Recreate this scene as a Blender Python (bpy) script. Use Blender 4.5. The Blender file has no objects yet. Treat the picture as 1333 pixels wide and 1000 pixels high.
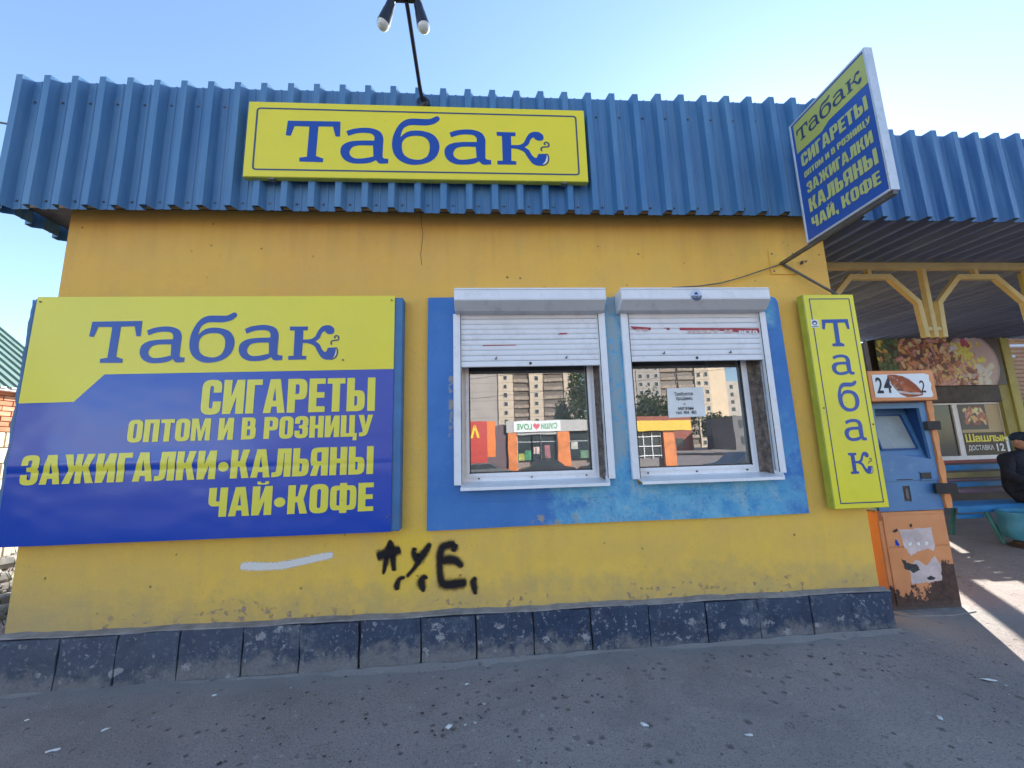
import bpy, bmesh, math, random
from mathutils import Vector, Matrix
random.seed(7)
scn = bpy.context.scene
COL = scn.collection
R = math.radians

# ---------------------------------------------------------------- camera
PITCH, YAW, ROLL = R(9.131), R(-3.857), R(-1.656)
def cam_matrix(loc):
    cp, sp, cy, sy = math.cos(PITCH), math.sin(PITCH), math.cos(YAW), math.sin(YAW)
    f = Vector((-sy*cp, cy*cp, sp)); r = Vector((cy, sy, 0)); u = r.cross(f)
    c, s = math.cos(ROLL), math.sin(ROLL)
    r2 = r*c + u*s; u2 = u*c - r*s
    m = Matrix((r2, u2, -f)).transposed().to_4x4(); m.translation = Vector(loc)
    return m
cd = bpy.data.cameras.new('camera'); cam = bpy.data.objects.new('camera', cd); COL.objects.link(cam)
cd.sensor_width = 36; cd.lens = 520/1333*36; cd.clip_start = .05; cd.clip_end = 2000
cam.matrix_world = cam_matrix((0, -2.93, 1.45))
scn.camera = cam
# ---------------------------------------------------------------- light
SUN_EL, SUN_AZ = R(25), R(36)          # sun stands behind the kiosk, to the right
world = bpy.data.worlds.new('World'); scn.world = world; world.use_nodes = True
wn = world.node_tree; bg = wn.nodes['Background']
sky = wn.nodes.new('ShaderNodeTexSky'); sky.sky_type = 'NISHITA'; sky.sun_disc = False
sky.sun_elevation = SUN_EL; sky.sun_rotation = SUN_AZ; sky.air_density = 1.0; sky.dust_density = .12; sky.ozone_density = 1.8
wn.links.new(sky.outputs[0], bg.inputs[0]); bg.inputs[1].default_value = .12
sl = bpy.data.lights.new('sun', 'SUN'); sun = bpy.data.objects.new('sun', sl); COL.objects.link(sun)
sl.energy = 4.8; sl.angle = R(.5); sl.color = (1, .93, .82)
sdir = Vector((math.sin(SUN_AZ)*math.cos(SUN_EL), math.cos(SUN_AZ)*math.cos(SUN_EL), math.sin(SUN_EL)))
sun.rotation_euler = sdir.to_track_quat('Z', 'Y').to_euler(); sun.location = (0, 0, 12)
vs = scn.view_settings; vs.view_transform = 'Standard'; vs.look = 'None'; vs.gamma = 1; vs.exposure = 1.72; vs.use_curve_mapping = False

# ---------------------------------------------------------------- helpers
def tag(o, label=None, cat=None, group=None, kind=None):
    if label: o['label'] = label
    if cat: o['category'] = cat
    if group: o['group'] = group
    if kind: o['kind'] = kind
    return o
def thing(name, label, cat, loc=(0, 0, 0), group=None, rz=0):
    o = bpy.data.objects.new(name, None); COL.objects.link(o); o.location = loc; o.rotation_euler.z = rz
    o.empty_display_size = .1
    return tag(o, label, cat, group)
def wloc(o):
    v = Vector((0, 0, 0))
    while o is not None:
        v += o.location; o = o.parent
    return v
class MB:
    """collects faces in world coordinates, links them as one mesh"""
    def __init__(s): s.v = []; s.f = []; s.m = []; s.mi = 0; s.smooth = False
    def add(s, vs_, fs):
        n = len(s.v); s.v += [tuple(v) for v in vs_]
        for f in fs: s.f.append(tuple(i+n for i in f)); s.m.append(s.mi)
    def box(s, x0, x1, y0, y1, z0, z1):
        s.add([(x0,y0,z0),(x1,y0,z0),(x1,y1,z0),(x0,y1,z0),(x0,y0,z1),(x1,y0,z1),(x1,y1,z1),(x0,y1,z1)],
              [(0,3,2,1),(4,5,6,7),(0,1,5,4),(1,2,6,5),(2,3,7,6),(3,0,4,7)])
    def quad(s, a, b, c, d): s.add([a,b,c,d], [(0,1,2,3)])
    def prism_x(s, prof, x0, x1):      # prof: (y,z), counter-clockwise seen from +x
        n = len(prof)
        s.add([(x0,y,z) for y,z in prof]+[(x1,y,z) for y,z in prof],
              [tuple(range(n))[::-1], tuple(range(n,2*n))]+[(i,(i+1)%n,n+(i+1)%n,n+i) for i in range(n)])
    def prism_y(s, prof, y0, y1):      # prof: (x,z)
        n = len(prof)
        s.add([(x,y0,z) for x,z in prof]+[(x,y1,z) for x,z in prof],
              [tuple(range(n)), tuple(range(n,2*n))[::-1]]+[((i+1)%n,i,n+i,n+(i+1)%n) for i in range(n)])
    def prism_z(s, prof, z0, z1):
        n = len(prof)
        s.add([(x,y,z0) for x,y in prof]+[(x,y,z1) for x,y in prof],
              [tuple(range(n))[::-1], tuple(range(n,2*n))]+[(i,(i+1)%n,n+(i+1)%n,n+i) for i in range(n)])
    def tube(s, pts, r, n=10, caps=True):
        pts = [Vector(p) for p in pts]; rr = r if isinstance(r, (list, tuple)) else [r]*len(pts)
        base = len(s.v); u = None
        for i, p in enumerate(pts):
            d = (pts[min(i+1,len(pts)-1)]-pts[max(i-1,0)]).normalized()
            if u is None:
                u = d.orthogonal().normalized()
            else:
                u = (u-d*u.dot(d)).normalized()
            w = d.cross(u)
            for k in range(n):
                a = 2*math.pi*k/n; s.v.append(tuple(p+u*(math.cos(a)*rr[i])+w*(math.sin(a)*rr[i])))
        for i in range(len(pts)-1):
            for k in range(n):
                a = base+i*n+k; b = base+i*n+(k+1)%n
                s.f.append((a,b,b+n,a+n)); s.m.append(s.mi)
        if caps:
            s.f.append(tuple(base+k for k in range(n))[::-1]); s.m.append(s.mi)
            e = base+(len(pts)-1)*n; s.f.append(tuple(e+k for k in range(n))); s.m.append(s.mi)
    def bar(s, a, b, w, h, up=(0,0,1)):      # square tube from a to b
        a, b = Vector(a), Vector(b); d = (b-a).normalized(); up = Vector(up)
        r = d.cross(up)
        if r.length < 1e-4: r = d.cross(Vector((1,0,0)))
        r.normalize(); u = r.cross(d)
        q = [r*w/2+u*h/2, -r*w/2+u*h/2, -r*w/2-u*h/2, r*w/2-u*h/2]
        s.add([a+k for k in q]+[b+k for k in q], [(0,1,2,3),(7,6,5,4),(0,4,5,1),(1,5,6,2),(2,6,7,3),(3,7,4,0)])
    def sphere(s, c, r, nu=12, nv=8, sx=1, sy=1, sz=1):
        vs_ = []; fs = []
        for j in range(nv+1):
            t = math.pi*j/nv
            for i in range(nu):
                a = 2*math.pi*i/nu
                vs_.append((c[0]+r*sx*math.sin(t)*math.cos(a), c[1]+r*sy*math.sin(t)*math.sin(a), c[2]+r*sz*math.cos(t)))
        for j in range(nv):
            for i in range(nu):
                a = j*nu+i; b = j*nu+(i+1)%nu; fs.append((a,a+nu,b+nu,b))
        s.add(vs_, fs)
    def build(s, name, mats, parent=None, bevel=0, seg=1, smooth=False, label=None):
        me = bpy.data.meshes.new(name)
        off = wloc(parent) if parent is not None else Vector((0,0,0))
        me.from_pydata([(x-off.x, y-off.y, z-off.z) for x,y,z in s.v], [], s.f)
        if not isinstance(mats, (list, tuple)): mats = [mats]
        for m in mats: me.materials.append(m)
        for p, k in zip(me.polygons, s.m): p.material_index = k
        if bevel or True:
            bm = bmesh.new(); bm.from_mesh(me)
            if bevel:
                bmesh.ops.bevel(bm, geom=[e for e in bm.edges if len(e.link_faces) == 2 and e.calc_face_angle(0) > .5], offset=bevel, segments=seg, affect='EDGES', clamp_overlap=True)
            bmesh.ops.recalc_face_normals(bm, faces=bm.faces)
            bm.to_mesh(me); bm.free()
        if smooth:
            me.polygons.foreach_set('use_smooth', [True]*len(me.polygons))
            try: me.set_sharp_from_angle(angle=R(38))
            except Exception: pass
        o = bpy.data.objects.new(name, me); COL.objects.link(o); o.parent = parent
        if label: o['label'] = label
        return o
def BOX(name, m, parent, x0, x1, y0, y1, z0, z1, bevel=.003, label=None):
    b = MB(); b.box(x0,x1,y0,y1,z0,z1); return b.build(name, m, parent, bevel, label=label)
def set_origin(o):       # move a top-level mesh's origin to the centre of its base
    me = o.data; xs = [v.co for v in me.vertices]
    c = Vector((sum(v.x for v in xs)/len(xs), sum(v.y for v in xs)/len(xs), min(v.z for v in xs)))
    me.transform(Matrix.Translation(-c)); o.location = c
    return o

# ---------------------------------------------------------------- materials
class NT:
    def __init__(s, name):
        s.m = bpy.data.materials.new(name); s.m.use_nodes = True; s.t = s.m.node_tree
        s.b = s.t.nodes['Principled BSDF']; s.out = s.t.nodes['Material Output']
        s.pos = s.n('ShaderNodeNewGeometry').outputs['Position']
    def n(s, typ, **kw):
        x = s.t.nodes.new(typ)
        for k, v in kw.items(): setattr(x, k, v)
        return x
    def L(s, a, b):
        if isinstance(a, (int, float)): b.default_value = a
        elif isinstance(a, (tuple, list)): b.default_value = tuple(a)+((1,) if len(a) == 3 and b.type == 'RGBA' else ())
        else: s.t.links.new(a, b)
    def scale(s, v, src=None):
        x = s.n('ShaderNodeMapping'); s.L(src or s.pos, x.inputs[0]); x.inputs['Scale'].default_value = v; return x.outputs[0]
    def noise(s, sc, det=3, rough=.55, src=None, dist=0):
        x = s.n('ShaderNodeTexNoise'); s.L(src or s.pos, x.inputs['Vector'])
        x.inputs['Scale'].default_value = sc; x.inputs['Detail'].default_value = det; x.inputs['Roughness'].default_value = rough; x.inputs['Distortion'].default_value = dist
        return x.outputs[0]
    def vor(s, sc, src=None, feature='F1', out='Distance', rnd=1):
        x = s.n('ShaderNodeTexVoronoi', feature=feature); s.L(src or s.pos, x.inputs['Vector']); x.inputs['Scale'].default_value = sc; x.inputs['Randomness'].default_value = rnd
        return x.outputs[out]
    def ramp(s, f, a, b, ca=0., cb=1.):      # linear map range, clamped
        x = s.n('ShaderNodeMapRange'); s.L(f, x.inputs[0]); s.L(a, x.inputs[1]); s.L(b, x.inputs[2]); s.L(ca, x.inputs[3]); s.L(cb, x.inputs[4])
        return x.outputs[0]
    def math(s, op, a, b=0.):
        x = s.n('ShaderNodeMath', operation=op); s.L(a, x.inputs[0]); s.L(b, x.inputs[1]); return x.outputs[0]
    def mix(s, f, a, b):
        x = s.n('ShaderNodeMix', data_type='RGBA'); s.L(f, x.inputs[0]); s.L(a, x.inputs[6]); s.L(b, x.inputs[7]); return x.outputs[2]
    def sep(s, k, src=None):
        x = s.n('ShaderNodeSeparateXYZ'); s.L(src or s.pos, x.inputs[0]); return x.outputs[k]
    def attr(s, name, out='Fac'):
        x = s.n('ShaderNodeAttribute'); x.attribute_name = name; return x.outputs[out]
    def bump(s, h, st=.3, d=.01):
        x = s.n('ShaderNodeBump'); s.L(h, x.inputs['Height']); x.inputs['Strength'].default_value = st; x.inputs['Distance'].default_value = d
        s.L(x.outputs[0], s.b.inputs['Normal']); return x
    def fin(s, col, rough=.6, metal=0., spec=.5):
        s.L(col, s.b.inputs['Base Color']); s.L(rough, s.b.inputs['Roughness']); s.b.inputs['Metallic'].default_value = metal
        s.b.inputs['Specular IOR Level'].default_value = spec
        return s.m
def simple(name, col, rough=.5, metal=0., var=.12, sc=6, bump=0., dirt=0., dirtcol=(.12,.1,.08)):
    n = NT(name); a = tuple(c*(1-var) for c in col); b = tuple(min(1,c*(1+var)) for c in col)
    c = n.mix(n.ramp(n.noise(sc, 4), .3, .7), a, b)
    if dirt: c = n.mix(n.math('MULTIPLY', n.ramp(n.noise(sc*2.3, 6, .7), .52, .72), dirt), c, dirtcol)
    if bump: n.bump(n.noise(sc*14, 3), bump, .004)
    r = n.ramp(n.noise(sc*3, 3), .3, .7, rough*.85, min(1, rough*1.2))
    return n.fin(c, r, metal)
M = {}
def build_mats():
    # yellow render of the kiosk
    n = NT('yellow_render'); z = n.sep(2); x = n.sep(0)
    big = n.noise(.9, 4, .6); mid = n.noise(5, 5, .65)
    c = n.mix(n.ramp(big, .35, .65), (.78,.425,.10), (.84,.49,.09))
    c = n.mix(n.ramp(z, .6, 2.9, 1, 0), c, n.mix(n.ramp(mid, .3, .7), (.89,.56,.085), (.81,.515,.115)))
    st = n.noise(2.2, 4, .6, n.scale((3.5,1,.35)))
    c = n.mix(n.math('MULTIPLY', n.ramp(st, .5, .78), .16), c, (.48,.31,.10))
    # darker brown towards the roof and dust at the foot
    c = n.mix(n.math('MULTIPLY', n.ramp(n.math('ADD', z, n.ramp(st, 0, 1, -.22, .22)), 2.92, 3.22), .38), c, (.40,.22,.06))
    lowz = n.math('ADD', z, n.ramp(n.noise(6, 5, .7), 0, 1, -.35, .35))
    c = n.mix(n.math('MULTIPLY', n.ramp(lowz, .38, .62, 1, 0), .55), c, (.42,.32,.17))
    c = n.mix(n.math('MULTIPLY', n.ramp(n.math('ADD', x, n.ramp(mid, 0, 1, -.5, .5)), -2.9, -1.9, 1, 0), n.ramp(z, .9, .5, 0, .5)), c, (.47,.37,.2))
    rp = n.math('MULTIPLY', n.ramp(n.math('ABSOLUTE', n.math('ADD', n.math('ADD', x, n.ramp(mid, .3, .7, -.06, .06)), .55)), .22, .12), n.ramp(z, .98, .86))
    c = n.mix(n.math('MULTIPLY', rp, n.ramp(z, .42, .6, 0, .5)), c, (.92,.60,.03))
    bl = n.ramp(n.noise(2.6, 6, .7), .42, .62); c = n.mix(n.math('MULTIPLY', bl, .18), c, (.58,.40,.16))
    sp = n.math('MULTIPLY', n.ramp(n.noise(34, 4, .75), .60, .66), n.ramp(n.noise(2.9, 3), .44, .6)); c = n.mix(n.math('MULTIPLY', sp, .35), c, (.34,.22,.12))
    # flaked spots near the plinth, scattered pits
    fl = n.math('MULTIPLY', n.ramp(n.noise(17, 5, .75), .57, .61), n.ramp(n.math('ADD', z, n.ramp(n.noise(1.6, 2), .3, .7, .14, -.10)), .42, .50, 1, 0))
    c = n.mix(fl, c, (.42,.29,.25))
    pit = n.math('MULTIPLY', n.ramp(n.math('ADD', n.vor(8.5), n.ramp(n.noise(40, 3, .7), .3, .7, -.04, .04)), .09, .04), n.ramp(n.noise(3.1, 2), .46, .54))
    c = n.mix(n.math('MULTIPLY', pit, .8), c, (.16,.10,.05))
    h = n.math('ADD', n.math('MULTIPLY', n.noise(3.5, 5, .6), 1.0), n.math('MULTIPLY', n.noise(90, 3, .6), .14))
    h = n.math('SUBTRACT', h, n.math('MULTIPLY', n.math('ADD', pit, fl), .25))
    n.bump(h, .85, .022)
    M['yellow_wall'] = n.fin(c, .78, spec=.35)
    # blue trapezoid sheet
    n = NT('blue_sheet_paint'); st = n.noise(3, 4, .6, n.scale((9,9,.5)))
    c = n.mix(n.ramp(n.noise(1.3, 3), .35, .65), (.045,.155,.34), (.07,.20,.39))
    c = n.mix(n.math('MULTIPLY', n.ramp(st, .45, .75), .5), c, (.15,.29,.43))
    c = n.mix(n.math('MULTIPLY', n.ramp(n.noise(14, 5, .7), .62, .72), .4), c, (.11,.14,.2))
    oi = n.n('ShaderNodeObjectInfo').outputs['Random']; c = n.mix(n.ramp(oi, 0, 1, 0, .28), c, (.12,.22,.33))
    rs = n.math('MULTIPLY', n.ramp(n.noise(24, 5, .8), .64, .68), n.ramp(n.math('ABSOLUTE', n.math('ADD', n.sep(2), -3.7)), .40, .50)); c = n.mix(n.math('MULTIPLY', rs, .7), c, (.14,.08,.06))
    n.bump(n.math('ADD', n.noise(3.5, 3), n.math('MULTIPLY', n.noise(16, 3), .15)), .16, .012)
    M['blue_sheet'] = n.fin(c, n.ramp(st, .3, .7, .33, .52))
    n = NT('blue_sheet_paint_faded'); st = n.noise(3, 4, .6, n.scale((9,9,.5)))
    c = n.mix(n.ramp(st, .4, .7), (.055,.15,.33), (.12,.25,.43))
    M['blue_sheet_far'] = n.fin(c, .45)
    n = NT('deck_underside'); st = n.noise(2, 4, .6, n.scale((4,.4,4)))
    c = n.mix(n.ramp(st, .4, .7), (.11,.16,.30), (.19,.26,.42)); M['deck'] = n.fin(c, .5)
    # sign films
    def film(name, col, rough, grime=.15, waves=.05):
        n = NT(name)
        c = n.mix(n.math('MULTIPLY', n.ramp(n.noise(2.2, 5, .65), .4, .75), grime), col, tuple(.55*k+.06 for k in col))
        c = n.mix(n.math('MULTIPLY', n.ramp(n.vor(9), .045, .02), n.ramp(n.noise(2.1,2), .55, .6)), c, tuple(k*.45 for k in col))
        n.bump(n.noise(1.6, 2, .5, n.scale((1,1,1.6))), waves, .06)
        return n.fin(c, rough)
    M['film_yellow'] = film('yellow_film', (.83,.70,.030), .28)
    M['film_yellow_old'] = film('yellow_film_weathered', (.84,.74,.030), .33, .3)
    M['film_blue'] = film('blue_film', (.002,.055,.42), .18, .12, .22)
    M['film_letter'] = film('blue_letter_film', (.008,.06,.34), .3, .05)
    M['film_line'] = film('dark_blue_line_film', (.035,.06,.14), .35, .05)
    M['film_yletter'] = film('yellow_letter_film', (.78,.70,.06), .25, .08)
    M['film_paleletter'] = film('faded_yellow_letter_film', (.55,.57,.20), .4, .3)
    M['film_blue_old'] = film('faded_blue_film', (.03,.10,.40), .3, .3)
    M['film_yellow_pale'] = film('faded_yellow_film', (.52,.53,.12), .35, .35)
    M['white_film'] = simple('white_film', (.75,.77,.78), .35, sc=9, var=.05)
    M['sign_edge'] = simple('sign_edge_green_yellow', (.42,.44,.05), .4, dirt=.3)
    M['alu'] = simple('aluminium_frame', (.62,.64,.68), .38, .35, .08, 12, dirt=.25)
    M['pvc'] = simple('white_window_plastic', (.84,.84,.86), .32, 0, .04, 5, dirt=.22, dirtcol=(.34,.31,.29))
    M['shutter'] = simple('white_shutter_enamel', (.80,.80,.83), .3, 0, .04, 3, dirt=.25, dirtcol=(.36,.33,.31))
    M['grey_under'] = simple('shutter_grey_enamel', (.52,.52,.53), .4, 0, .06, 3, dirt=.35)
    # blue painted surround, two coats
    n = NT('blue_wall_paint'); x = n.sep(0); z = n.sep(2); mid = n.noise(4.5, 6, .68)
    xr = n.math('ADD', x, n.ramp(mid, .3, .7, -.22, .22))
    inner = n.math('MULTIPLY', n.ramp(xr, .38, .62), n.ramp(xr, 1.95, 1.8))
    inner = n.math('MAXIMUM', inner, n.math('MULTIPLY', n.ramp(n.math('ADD', z, n.ramp(n.noise(2.7,4), .3,.7,-.3,.3)), 1.75, 1.25, 0, 1), n.math('MULTIPLY', n.ramp(xr, 2.35, 2.2), n.ramp(xr, .55, .75))))
    inner = n.math('MAXIMUM', inner, n.math('MULTIPLY', n.ramp(n.math('ADD', z, n.ramp(mid, .3, .7, -.1, .1)), 2.3, 2.45), n.math('MULTIPLY', n.ramp(x, 2.15, 2.2), n.ramp(x, 2.32, 2.26))))
    deep = n.mix(n.ramp(n.noise(2.2, 4), .35, .65), (.045,.17,.47), (.07,.215,.52))
    pale = n.mix(n.ramp(n.noise(9, 6, .7), .3, .7), (.05,.27,.55), (.20,.50,.66))
    c = n.mix(inner, deep, pale)
    w = n.ramp(n.noise(8, 7, .78), .52, .62)
    c = n.mix(n.math('MULTIPLY', n.math('MULTIPLY', w, n.ramp(inner, 0, 1, .08, 1)), .62), c, (.34,.50,.56))
    dkp = n.math('MULTIPLY', n.ramp(n.noise(19, 6, .8), .58, .64), inner); c = n.mix(n.math('MULTIPLY', dkp, .5), c, (.03,.12,.26))
    flk = n.math('MULTIPLY', n.ramp(n.noise(28, 5, .8), .63, .66), n.ramp(n.math('ADD', z, n.ramp(n.noise(5,4),.3,.7,-.1,.1)), 1.08, .93)); c = n.mix(n.math('MULTIPLY', flk, .7), c, (.36,.36,.36))
    strip = n.math('MULTIPLY', n.math('MULTIPLY', n.ramp(n.math('ABSOLUTE', n.math('ADD', x, -.975)), .06, .035), n.ramp(n.math('ADD', z, n.ramp(n.noise(6,4),.3,.7,-.2,.2)), 1.3, 1.5)), n.ramp(n.noise(22, 5, .75), .40, .48))
    c = n.mix(strip, c, (.27,.38,.44))
    # bare cement where the paint has gone: bottom edge and beside the guide rail
    sc = n.ramp(n.noise(11, 6, .7), .53, .56)
    e1 = n.math('MULTIPLY', n.ramp(n.math('ABSOLUTE', n.math('ADD', z, -.94)), .05, .03), n.math('MULTIPLY', n.ramp(x, .28, .34), n.ramp(x, .66, .6)))
    e2 = n.math('MULTIPLY', n.ramp(n.math('ABSOLUTE', n.math('ADD', x, .245)), .028, .015), n.math('MULTIPLY', n.ramp(z, 1.35, 1.5), n.ramp(z, 2.15, 2.05)))
    c = n.mix(n.math('MULTIPLY', n.math('MAXIMUM', e1, e2), sc), c, (.33,.31,.29))
    n.bump(n.math('ADD', n.noise(6, 5, .65), n.math('MULTIPLY', n.noise(70, 3), .15)), .5, .012)
    M['blue_wall'] = n.fin(c, n.ramp(mid, .3, .7, .5, .75), spec=.35)
    M['blue_frame'] = simple('blue_painted_board', (.055,.17,.36), .55, 0, .2, 4, .3, .4, (.12,.16,.2))
    # plinth
    n = NT('navy_plinth_paint'); z = n.sep(2); g = n.noise(9, 6, .72); f = n.noise(55, 4, .7)
    c = n.mix(n.ramp(g, .35, .7), (.013,.026,.068), (.045,.07,.125))
    oi = n.n('ShaderNodeObjectInfo').outputs['Random']
    fade = n.math('ADD', n.ramp(n.math('ADD', n.sep(0), n.math('MULTIPLY', n.noise(1.5, 3), 1.0)), -1.4, .2, .48, .04), n.math('MULTIPLY', oi, .2))
    c = n.mix(n.math('MULTIPLY', fade, n.ramp(n.noise(7, 5, .7), .3, .6, .5, 1)), c, (.13,.145,.175))
    c = n.mix(n.math('MULTIPLY', n.math('MULTIPLY', n.ramp(n.noise(30, 5, .75), .57, .63), .7), n.ramp(n.noise(2.3, 3), .40, .56, .3, 1)), c, (.42,.43,.45))
    zz = n.math('ADD', n.math('ADD', z, n.ramp(n.noise(12, 6, .75), .2, .8, -.14, .14)), n.ramp(n.noise(1.1, 2), .35, .65, -.06, .05))
    c = n.mix(n.ramp(zz, .11, .20, .9, 0), c, n.mix(n.ramp(f, .3, .7), (.16,.155,.16), (.24,.23,.23)))
    ch = n.math('MULTIPLY', n.ramp(n.math('ADD', n.vor(5.5, n.scale((1,1,1.4))), n.ramp(n.noise(16, 6, .8), .3, .7, -.16, .16)), .20, .17), n.ramp(n.noise(15, 5, .8), .47, .5))
    c = n.mix(n.math('MULTIPLY', ch, .85), c, (.36,.35,.36))
    c = n.mix(n.math('MULTIPLY', n.ramp(n.noise(4.5, 7, .8), .56, .66), .45), c, (.22,.225,.24))
    n.bump(n.math('ADD', n.math('MULTIPLY', g, 1.2), n.math('MULTIPLY', f, .55)), .9, .012)
    M['plinth'] = n.fin(c, n.ramp(g, .3, .7, .55, .85), spec=.35)
    M['cement'] = simple('grey_cement', (.27,.25,.24), .9, 0, .25, 14, .6)
    M['joint'] = simple('dark_joint', (.05,.048,.05), .95, 0, .3, 20, .4)
    M['pocked_mortar'] = simple('brown_mortar', (.20,.155,.13), .95, 0, .55, 22, .9, .7, (.06,.045,.04))
    # ground
    n = NT('dusty_asphalt')
    c = n.mix(n.ramp(n.noise(.7, 5, .6), .3, .7), (.31,.262,.248), (.42,.36,.34))
    c = n.mix(n.math('MULTIPLY', n.ramp(n.noise(5, 6, .7), .4, .75), .5), c, (.31,.295,.285))
    c = n.mix(n.math('MULTIPLY', n.ramp(n.noise(110, 4, .75), .50, .66), .55), c, (.09,.085,.09))
    v = n.n('ShaderNodeTexVoronoi'); n.L(n.pos, v.inputs['Vector']); v.inputs['Scale'].default_value = 17
    dk = n.math('MULTIPLY', n.ramp(n.math('ADD', v.outputs['Distance'], n.ramp(n.noise(60, 3, .7), .3, .7, -.09, .09)), n.ramp(n.sep(2, v.outputs['Color']), 0, 1, .16, .40), .08), n.ramp(n.sep(0, v.outputs['Color']), .62, .70))
    c = n.mix(n.math('MULTIPLY', dk, .6), c, (.045,.042,.045))
    lt = n.math('MULTIPLY', n.ramp(n.math('ADD', v.outputs['Distance'], n.ramp(n.noise(70, 3, .7), .3, .7, -.09, .09)), .26, .12), n.ramp(n.sep(1, v.outputs['Color']), .80, .86))
    c = n.mix(n.math('MULTIPLY', lt, .55), c, (.48,.45,.43))
    v2 = n.n('ShaderNodeTexVoronoi'); n.L(n.pos, v2.inputs['Vector']); v2.inputs['Scale'].default_value = 70
    c = n.mix(n.math('MULTIPLY', n.math('MULTIPLY', n.ramp(v2.outputs['Distance'], .3, .2), n.ramp(n.sep(0, v2.outputs['Color']), .5, .6)), .6), c, (.09,.085,.088))
    v3 = n.n('ShaderNodeTexVoronoi'); n.L(n.pos, v3.inputs['Vector']); v3.inputs['Scale'].default_value = 95
    c = n.mix(n.math('MULTIPLY', n.math('MULTIPLY', n.ramp(v3.outputs['Distance'], .3, .18), n.ramp(n.sep(1, v3.outputs['Color']), .72, .8)), .55), c, (.52,.50,.48))
    c = n.mix(n.math('MULTIPLY', n.ramp(n.noise(1.9, 6, .7, None, .6), .50, .68), .38), c, (.17,.15,.147))
    y = n.sep(1)
    edge = n.ramp(n.math('ADD', y, n.ramp(n.noise(3,5,.7), .2, .8, -.09, .09)), -.3, -.12)
    edge = n.math('MULTIPLY', edge, n.ramp(y, .15, .1))
    c = n.mix(n.math('MULTIPLY', edge, .6), c, (.33,.31,.29))
    h = n.math('SUBTRACT', n.math('ADD', n.noise(120, 4, .7), n.math('MULTIPLY', n.noise(12, 4), .8)), n.math('MULTIPLY', dk, 1.2))
    n.bump(h, .95, .008)
    M['asphalt'] = n.fin(c, .88, spec=.3)
    M['sandy'] = simple('pale_dust', (.36,.32,.27), .95, 0, .25, 3, .5, .3)
    M['black'] = simple('black_plastic', (.018,.019,.022), .45)
    M['soffit'] = simple('dark_soffit_board', (.035,.04,.055), .7); M['dark_room'] = simple('dark_interior', (.03,.03,.032), .8)
    M['steel'] = simple('weathered_steel_rod', (.16,.15,.145), .5, .6, .2, 14)
    M['black_tube'] = simple('dark_lamp_tube', (.022,.024,.035), .3, .3)
    n = NT('bulb_glass'); n.b.inputs['Transmission Weight'].default_value = .35; n.b.inputs['Coat Weight'].default_value = .5
    M['bulb'] = n.fin((.88,.88,.85), .12)
    M['yellow_steel'] = simple('yellow_painted_steel', (.56,.43,.17), .5, 0, .1, 4, .15, .25, (.25,.18,.1))
    M['olive'] = simple('olive_yellow_paint', (.38,.34,.09), .6, 0, .12, 3, .2, .2)
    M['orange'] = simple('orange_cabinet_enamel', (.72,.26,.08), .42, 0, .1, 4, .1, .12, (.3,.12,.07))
    M['orange_dark'] = simple('orange_shaded_side', (.36,.11,.04), .5, 0, .1, 4, .1, .2, (.15,.06,.04))  # darker copy of the cabinet orange, side shade put into the colour
    n = NT('terminal_blue_enamel'); st = n.noise(10, 6, .75)
    c = n.mix(n.ramp(n.noise(3,4), .3,.7), (.07,.18,.38), (.11,.25,.45)); c = n.mix(n.math('MULTIPLY', n.ramp(st, .56, .7), .5), c, (.22,.35,.5))
    M['term_blue'] = n.fin(c, .42)
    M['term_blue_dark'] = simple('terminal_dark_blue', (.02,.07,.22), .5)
    M['screen'] = simple('dusty_screen', (.30,.33,.32), .25, 0, .12, 3)
    # rusted lower cabinet
    n = NT('rusted_orange_enamel'); z = n.sep(2); x = n.sep(0); e = n.noise(9, 6, .7)
    k = n.math('ADD', z, n.math('MULTIPLY', n.math('SUBTRACT', e, .5), .5))
    lim = n.ramp(x, 3.38, 3.56, .27, .47)
    rm = n.ramp(n.math('SUBTRACT', lim, k), -.008, .008)
    c = n.mix(n.ramp(n.noise(4,4), .3,.7), (.66,.25,.09), (.76,.32,.13))
    c = n.mix(n.math('MULTIPLY', n.ramp(n.math('ADD', k, n.math('MULTIPLY', lim, -1.)), .10, .0), .35), c, (.55,.2,.1))
    rc = n.mix(n.ramp(n.noise(22,5,.7), .35,.7), (.045,.025,.022), (.12,.062,.042))
    rc = n.mix(n.math('MULTIPLY', n.ramp(z, .2, .08), .7), rc, (.17,.14,.125))
    c = n.mix(rm, c, rc); n.bump(n.math('ADD', n.math('MULTIPLY', rm, -.5), n.math('MULTIPLY', n.noise(40,4), .2)), .5, .004)
    M['rust_cab'] = n.fin(c, n.ramp(rm, 0, 1, .42, .85))
    M['brown_dark'] = simple('dark_brown_board', (.075,.055,.045), .6, 0, .2, 4)
    M['wood'] = simple('brown_wood_siding', (.34,.19,.11), .6, 0, .2, 5, .2)
    M['sky_bench'] = simple('bright_blue_bench_paint', (.035,.24,.55), .45, 0, .15, 6, .1, .25, (.15,.2,.3))
    M['b_red'] = simple('faded_red_slat_paint', (.38,.10,.10), .55, 0, .15, 6, .1, .3)
    M['b_olive'] = simple('ochre_slat_paint', (.33,.27,.12), .55, 0, .15, 6, .1, .3)
    M['b_mauve'] = simple('mauve_slat_paint', (.22,.14,.20), .55, 0, .15, 6, .1, .3)
    M['teal'] = simple('turquoise_concrete_paint', (.06,.29,.46), .55, 0, .2, 5, .3, .3, (.12,.16,.16))
    M['teal_green'] = simple('turquoise_leg_paint', (.05,.22,.22), .5, 0, .2, 5)
    n = NT('window_glass'); tr = n.n('ShaderNodeBsdfTransparent'); tr.inputs[0].default_value = (.75,.8,.8,1)
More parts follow.
